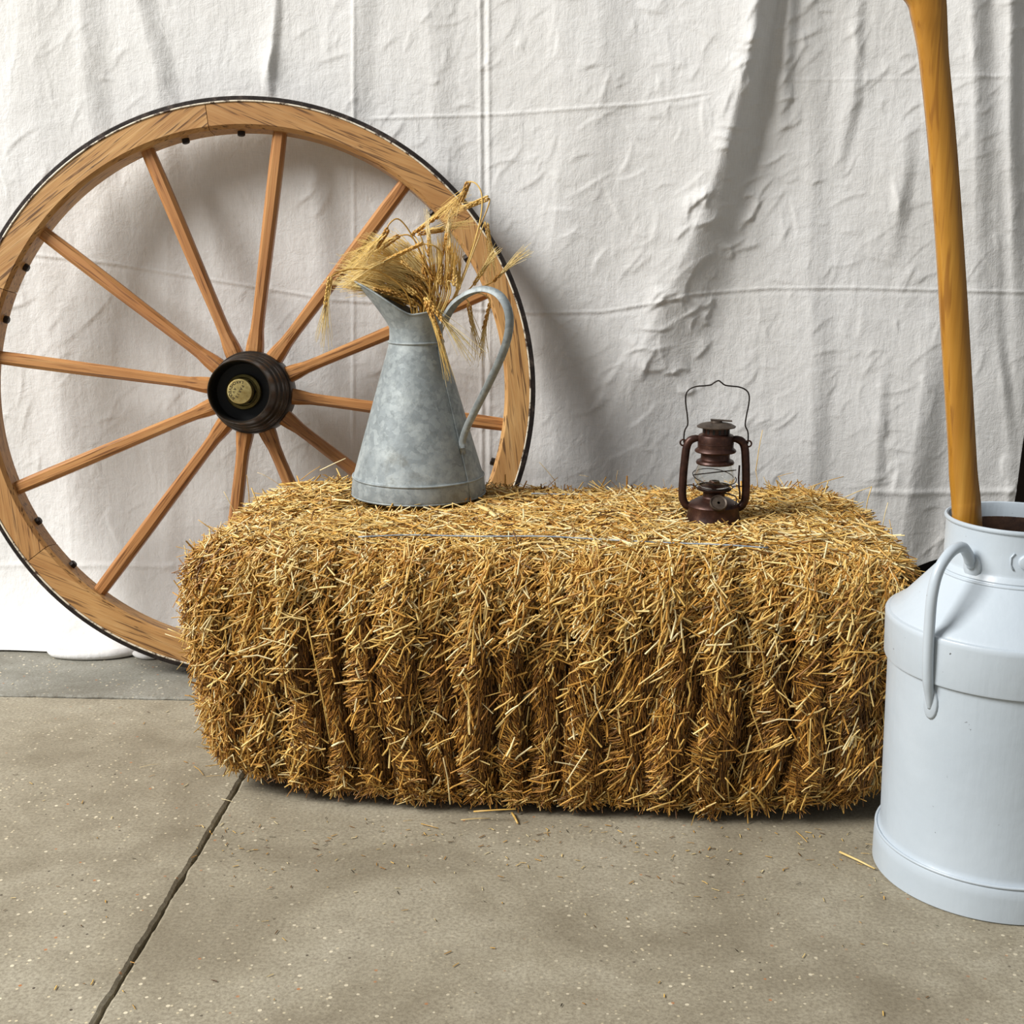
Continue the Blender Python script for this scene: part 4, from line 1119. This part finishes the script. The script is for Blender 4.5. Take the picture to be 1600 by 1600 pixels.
# small boss on the neck, facing the room
ba = radians(-98)
def boss():
    v, f = [], []; n = 24
    for k, (sc, lift) in enumerate(((1.0, -.001), (1.0, .0028), (.86, .0040), (.0, .0034))):
        for i in range(n):
            a = 2 * pi * i / n; y = .0130 * sc * cos(a); z = .0095 * sc * sin(a); rr = .0797 + lift; an = ba + y / .08
            v.append((rr * cos(an), rr * sin(an), .4060 + z))
    for k in range(3):
        for i in range(n):
            j = (i + 1) % n; f.append((k * n + i, k * n + j, (k + 1) * n + j, (k + 1) * n + i))
    return pydata('boss', v, f)
link('neck_boss', boss(), M['can'], can, True)
def on_neck(y, z, r=.0800): an = ba + y / .08; return (r * cos(an), r * sin(an), z)
tube('boss_frame', [on_neck(-.017, .4150), on_neck(-.0205, .4100), on_neck(-.0205, .4020), on_neck(-.0170, .3960)], .0011, M['can'], can, 6)

# ================================================================== THE WOODEN POLE IN THE CAN
pole = empty('wooden_pole', (0.508, 1.462, 0.012))
tag(pole, 'long amber varnished wooden handle standing in the milk can', 'wooden handle')
def pole_mesh():
    c0 = Vector((0.508, 1.462, .012))
    rows = [(1567, 1380, 21), (1540, 1100, 21)]
    meas = [(1511, 812, 21.5), (1509, 780, 21), (1505, 740, 20.5), (1503, 700, 20), (1497, 600, 20), (1491, 500, 20), (1485, 400, 19.5), (1478, 300, 19.5), (1470, 200, 19.5), (1460, 100, 20), (1456, 60, 21.5), (1451, 20, 24.5), (1448, 0, 26), (1442, -20, 31), (1430, -45, 38), (1412, -70, 40), (1392, -85, 30), (1370, -90, 22), (1352, -90, 8)]
    pts = []
    a = at_y(1511, 812, 1.455)
    bot = np.array([.505, 1.470, .012])
    for t in (0, .35, .7): pts.append((bot + (a - bot) * t, .0168))
    for x, y, hw in meas:
        Y = 1.455 - .03 * (812 - y) / 812 * 0
        p = at_y(x, y, Y); pts.append((p, hw * .000742 * (Y / 1.455)))
    C_ = catmull([np.append(p, r) for p, r in pts], 5)
    v, f = [], []; k = 12; n = len(C_)
    P = [Vector(c[:3]) for c in C_]
    for i in range(n):
        t = (P[min(i + 1, n - 1)] - P[max(i - 1, 0)]).normalized()
        fw = Vector((0, 1, 0)); side = t.cross(fw).normalized(); fw = side.cross(t).normalized()
        r = C_[i][3]; rd = min(r, .0175) * .95
        for q in range(k):
            an = 2 * pi * (q + .5) / k
            ca, sa_ = cos(an), sin(an)
            e = (abs(ca) ** 3 + abs(sa_) ** 3) ** (-1 / 3) if True else 1
            v.append(tuple(P[i] + side * (ca * e * r) + fw * (sa_ * e * rd) - c0))
    for i in range(n - 1):
        for q in range(k):
            l = (q + 1) % k; f.append((i * k + q, i * k + l, (i + 1) * k + l, (i + 1) * k + q))
    f.append(tuple(range(k))); f.append(tuple((n - 1) * k + q for q in reversed(range(k))))
    m = pydata('pole', v, f)
    b2 = bmesh.new(); b2.from_mesh(m); bmesh.ops.recalc_face_normals(b2, faces=b2.faces); b2.to_mesh(m); b2.free(); return m
sharp(link('shaft', pole_mesh(), M['pole'], pole), 60)

# ================================================================== LOOSE STRAW ON THE FLOOR
def loose(x0, y0, x1, y1, k, thin, label, group=None):
    L = (Vector(at_z(x1, y1, 0)) - Vector(at_z(x0, y0, 0))).length
    h = .05 * L * thin + .0012
    a, b = Vector(at_z(x0, y0, h)), Vector(at_z(x1, y1, h))
    o = single((a + b) / 2, b - a, (b - a).length, k, None, 'straw_stalk', thin)
    tag(o, label, 'straw', group or 'loose straw on the floor')
loose(1312, 1331, 1367, 1357, 2, .9, 'thick pale straw stalk lying on the floor just left of the milk can')
loose(1345, 1333, 1361, 1334, 0, 1.2, 'short thin straw right behind the thick stalk by the milk can')
loose(800, 1270, 809, 1286, 4, 1.2, 'stubby pale straw pointing at the camera under the middle of the bale')
loose(720, 1281, 765, 1278, 1, .6, 'yellow straw lying along the foot of the bale')
loose(658, 1287, 685, 1294, 2, .7, 'small pale straw on the floor in front of the bale, left of its middle')
loose(630, 1283, 645, 1281, 0, 1.0, 'tiny reddish straw close to the foot of the bale')
loose(1244, 1299, 1261, 1315, 1, .8, 'bent brown straw on the floor between bale and milk can')
loose(346, 1248, 365, 1253, 0, 1.0, 'pale straw lying across the crack at the bale corner')
loose(303, 1197, 318, 1210, 3, .7, 'bent straw on the floor left of the bale corner')
loose(322, 1213, 348, 1211, 0, .6, 'yellow straw sticking out from the bale corner along the floor')
loose(218, 1199, 250, 1193, 3, .5, 'brown curled straw lying alone on the left slab')
loose(1376, 1322, 1352, 1318, 0, .6, 'thin straw touching the foot of the milk can')
def crumbs():
    r = np.random.default_rng(55); n = 420
    P = np.zeros((n, 3))
    for i in range(n):
        if i < 260: x, y = r.uniform(300, 1400), 1265 + abs(r.normal(0, 55)) + (25 if r.uniform() > .3 else 0)
        else: x, y = r.uniform(0, 1600), r.uniform(1060, 1590)
        P[i] = at_z(x, min(y, 1590), .0012)
    D = np.stack([r.normal(0, 1, n), r.normal(0, 1, n), np.zeros(n)], -1)
    N = np.tile(np.array([0, 0, 1.0]), (n, 1))
    L = r.uniform(.002, .010, n); W = r.uniform(.0008, .0020, n)
    keep = ~((np.abs(P[:, 0] - BX) < .5) & (P[:, 1] > 1.545) & (P[:, 1] < 1.95)) & (np.hypot(P[:, 0] - CX, P[:, 1] - CY) > .14)
    o = link('straw_crumbs', straw_mesh('straw_crumbs', P[keep], D[keep], N[keep], L[keep], W[keep], r.normal(0, .02, (keep.sum(), 3)) * L[keep][:, None], pick_cols(keep.sum(), [2, 2, 2, 3, 4, 4, 4, 4], r)), M['straw'])
    o['kind'] = 'stuff'; tag(o, 'tiny crumbs of straw scattered over the concrete floor', 'chaff')
crumbs()
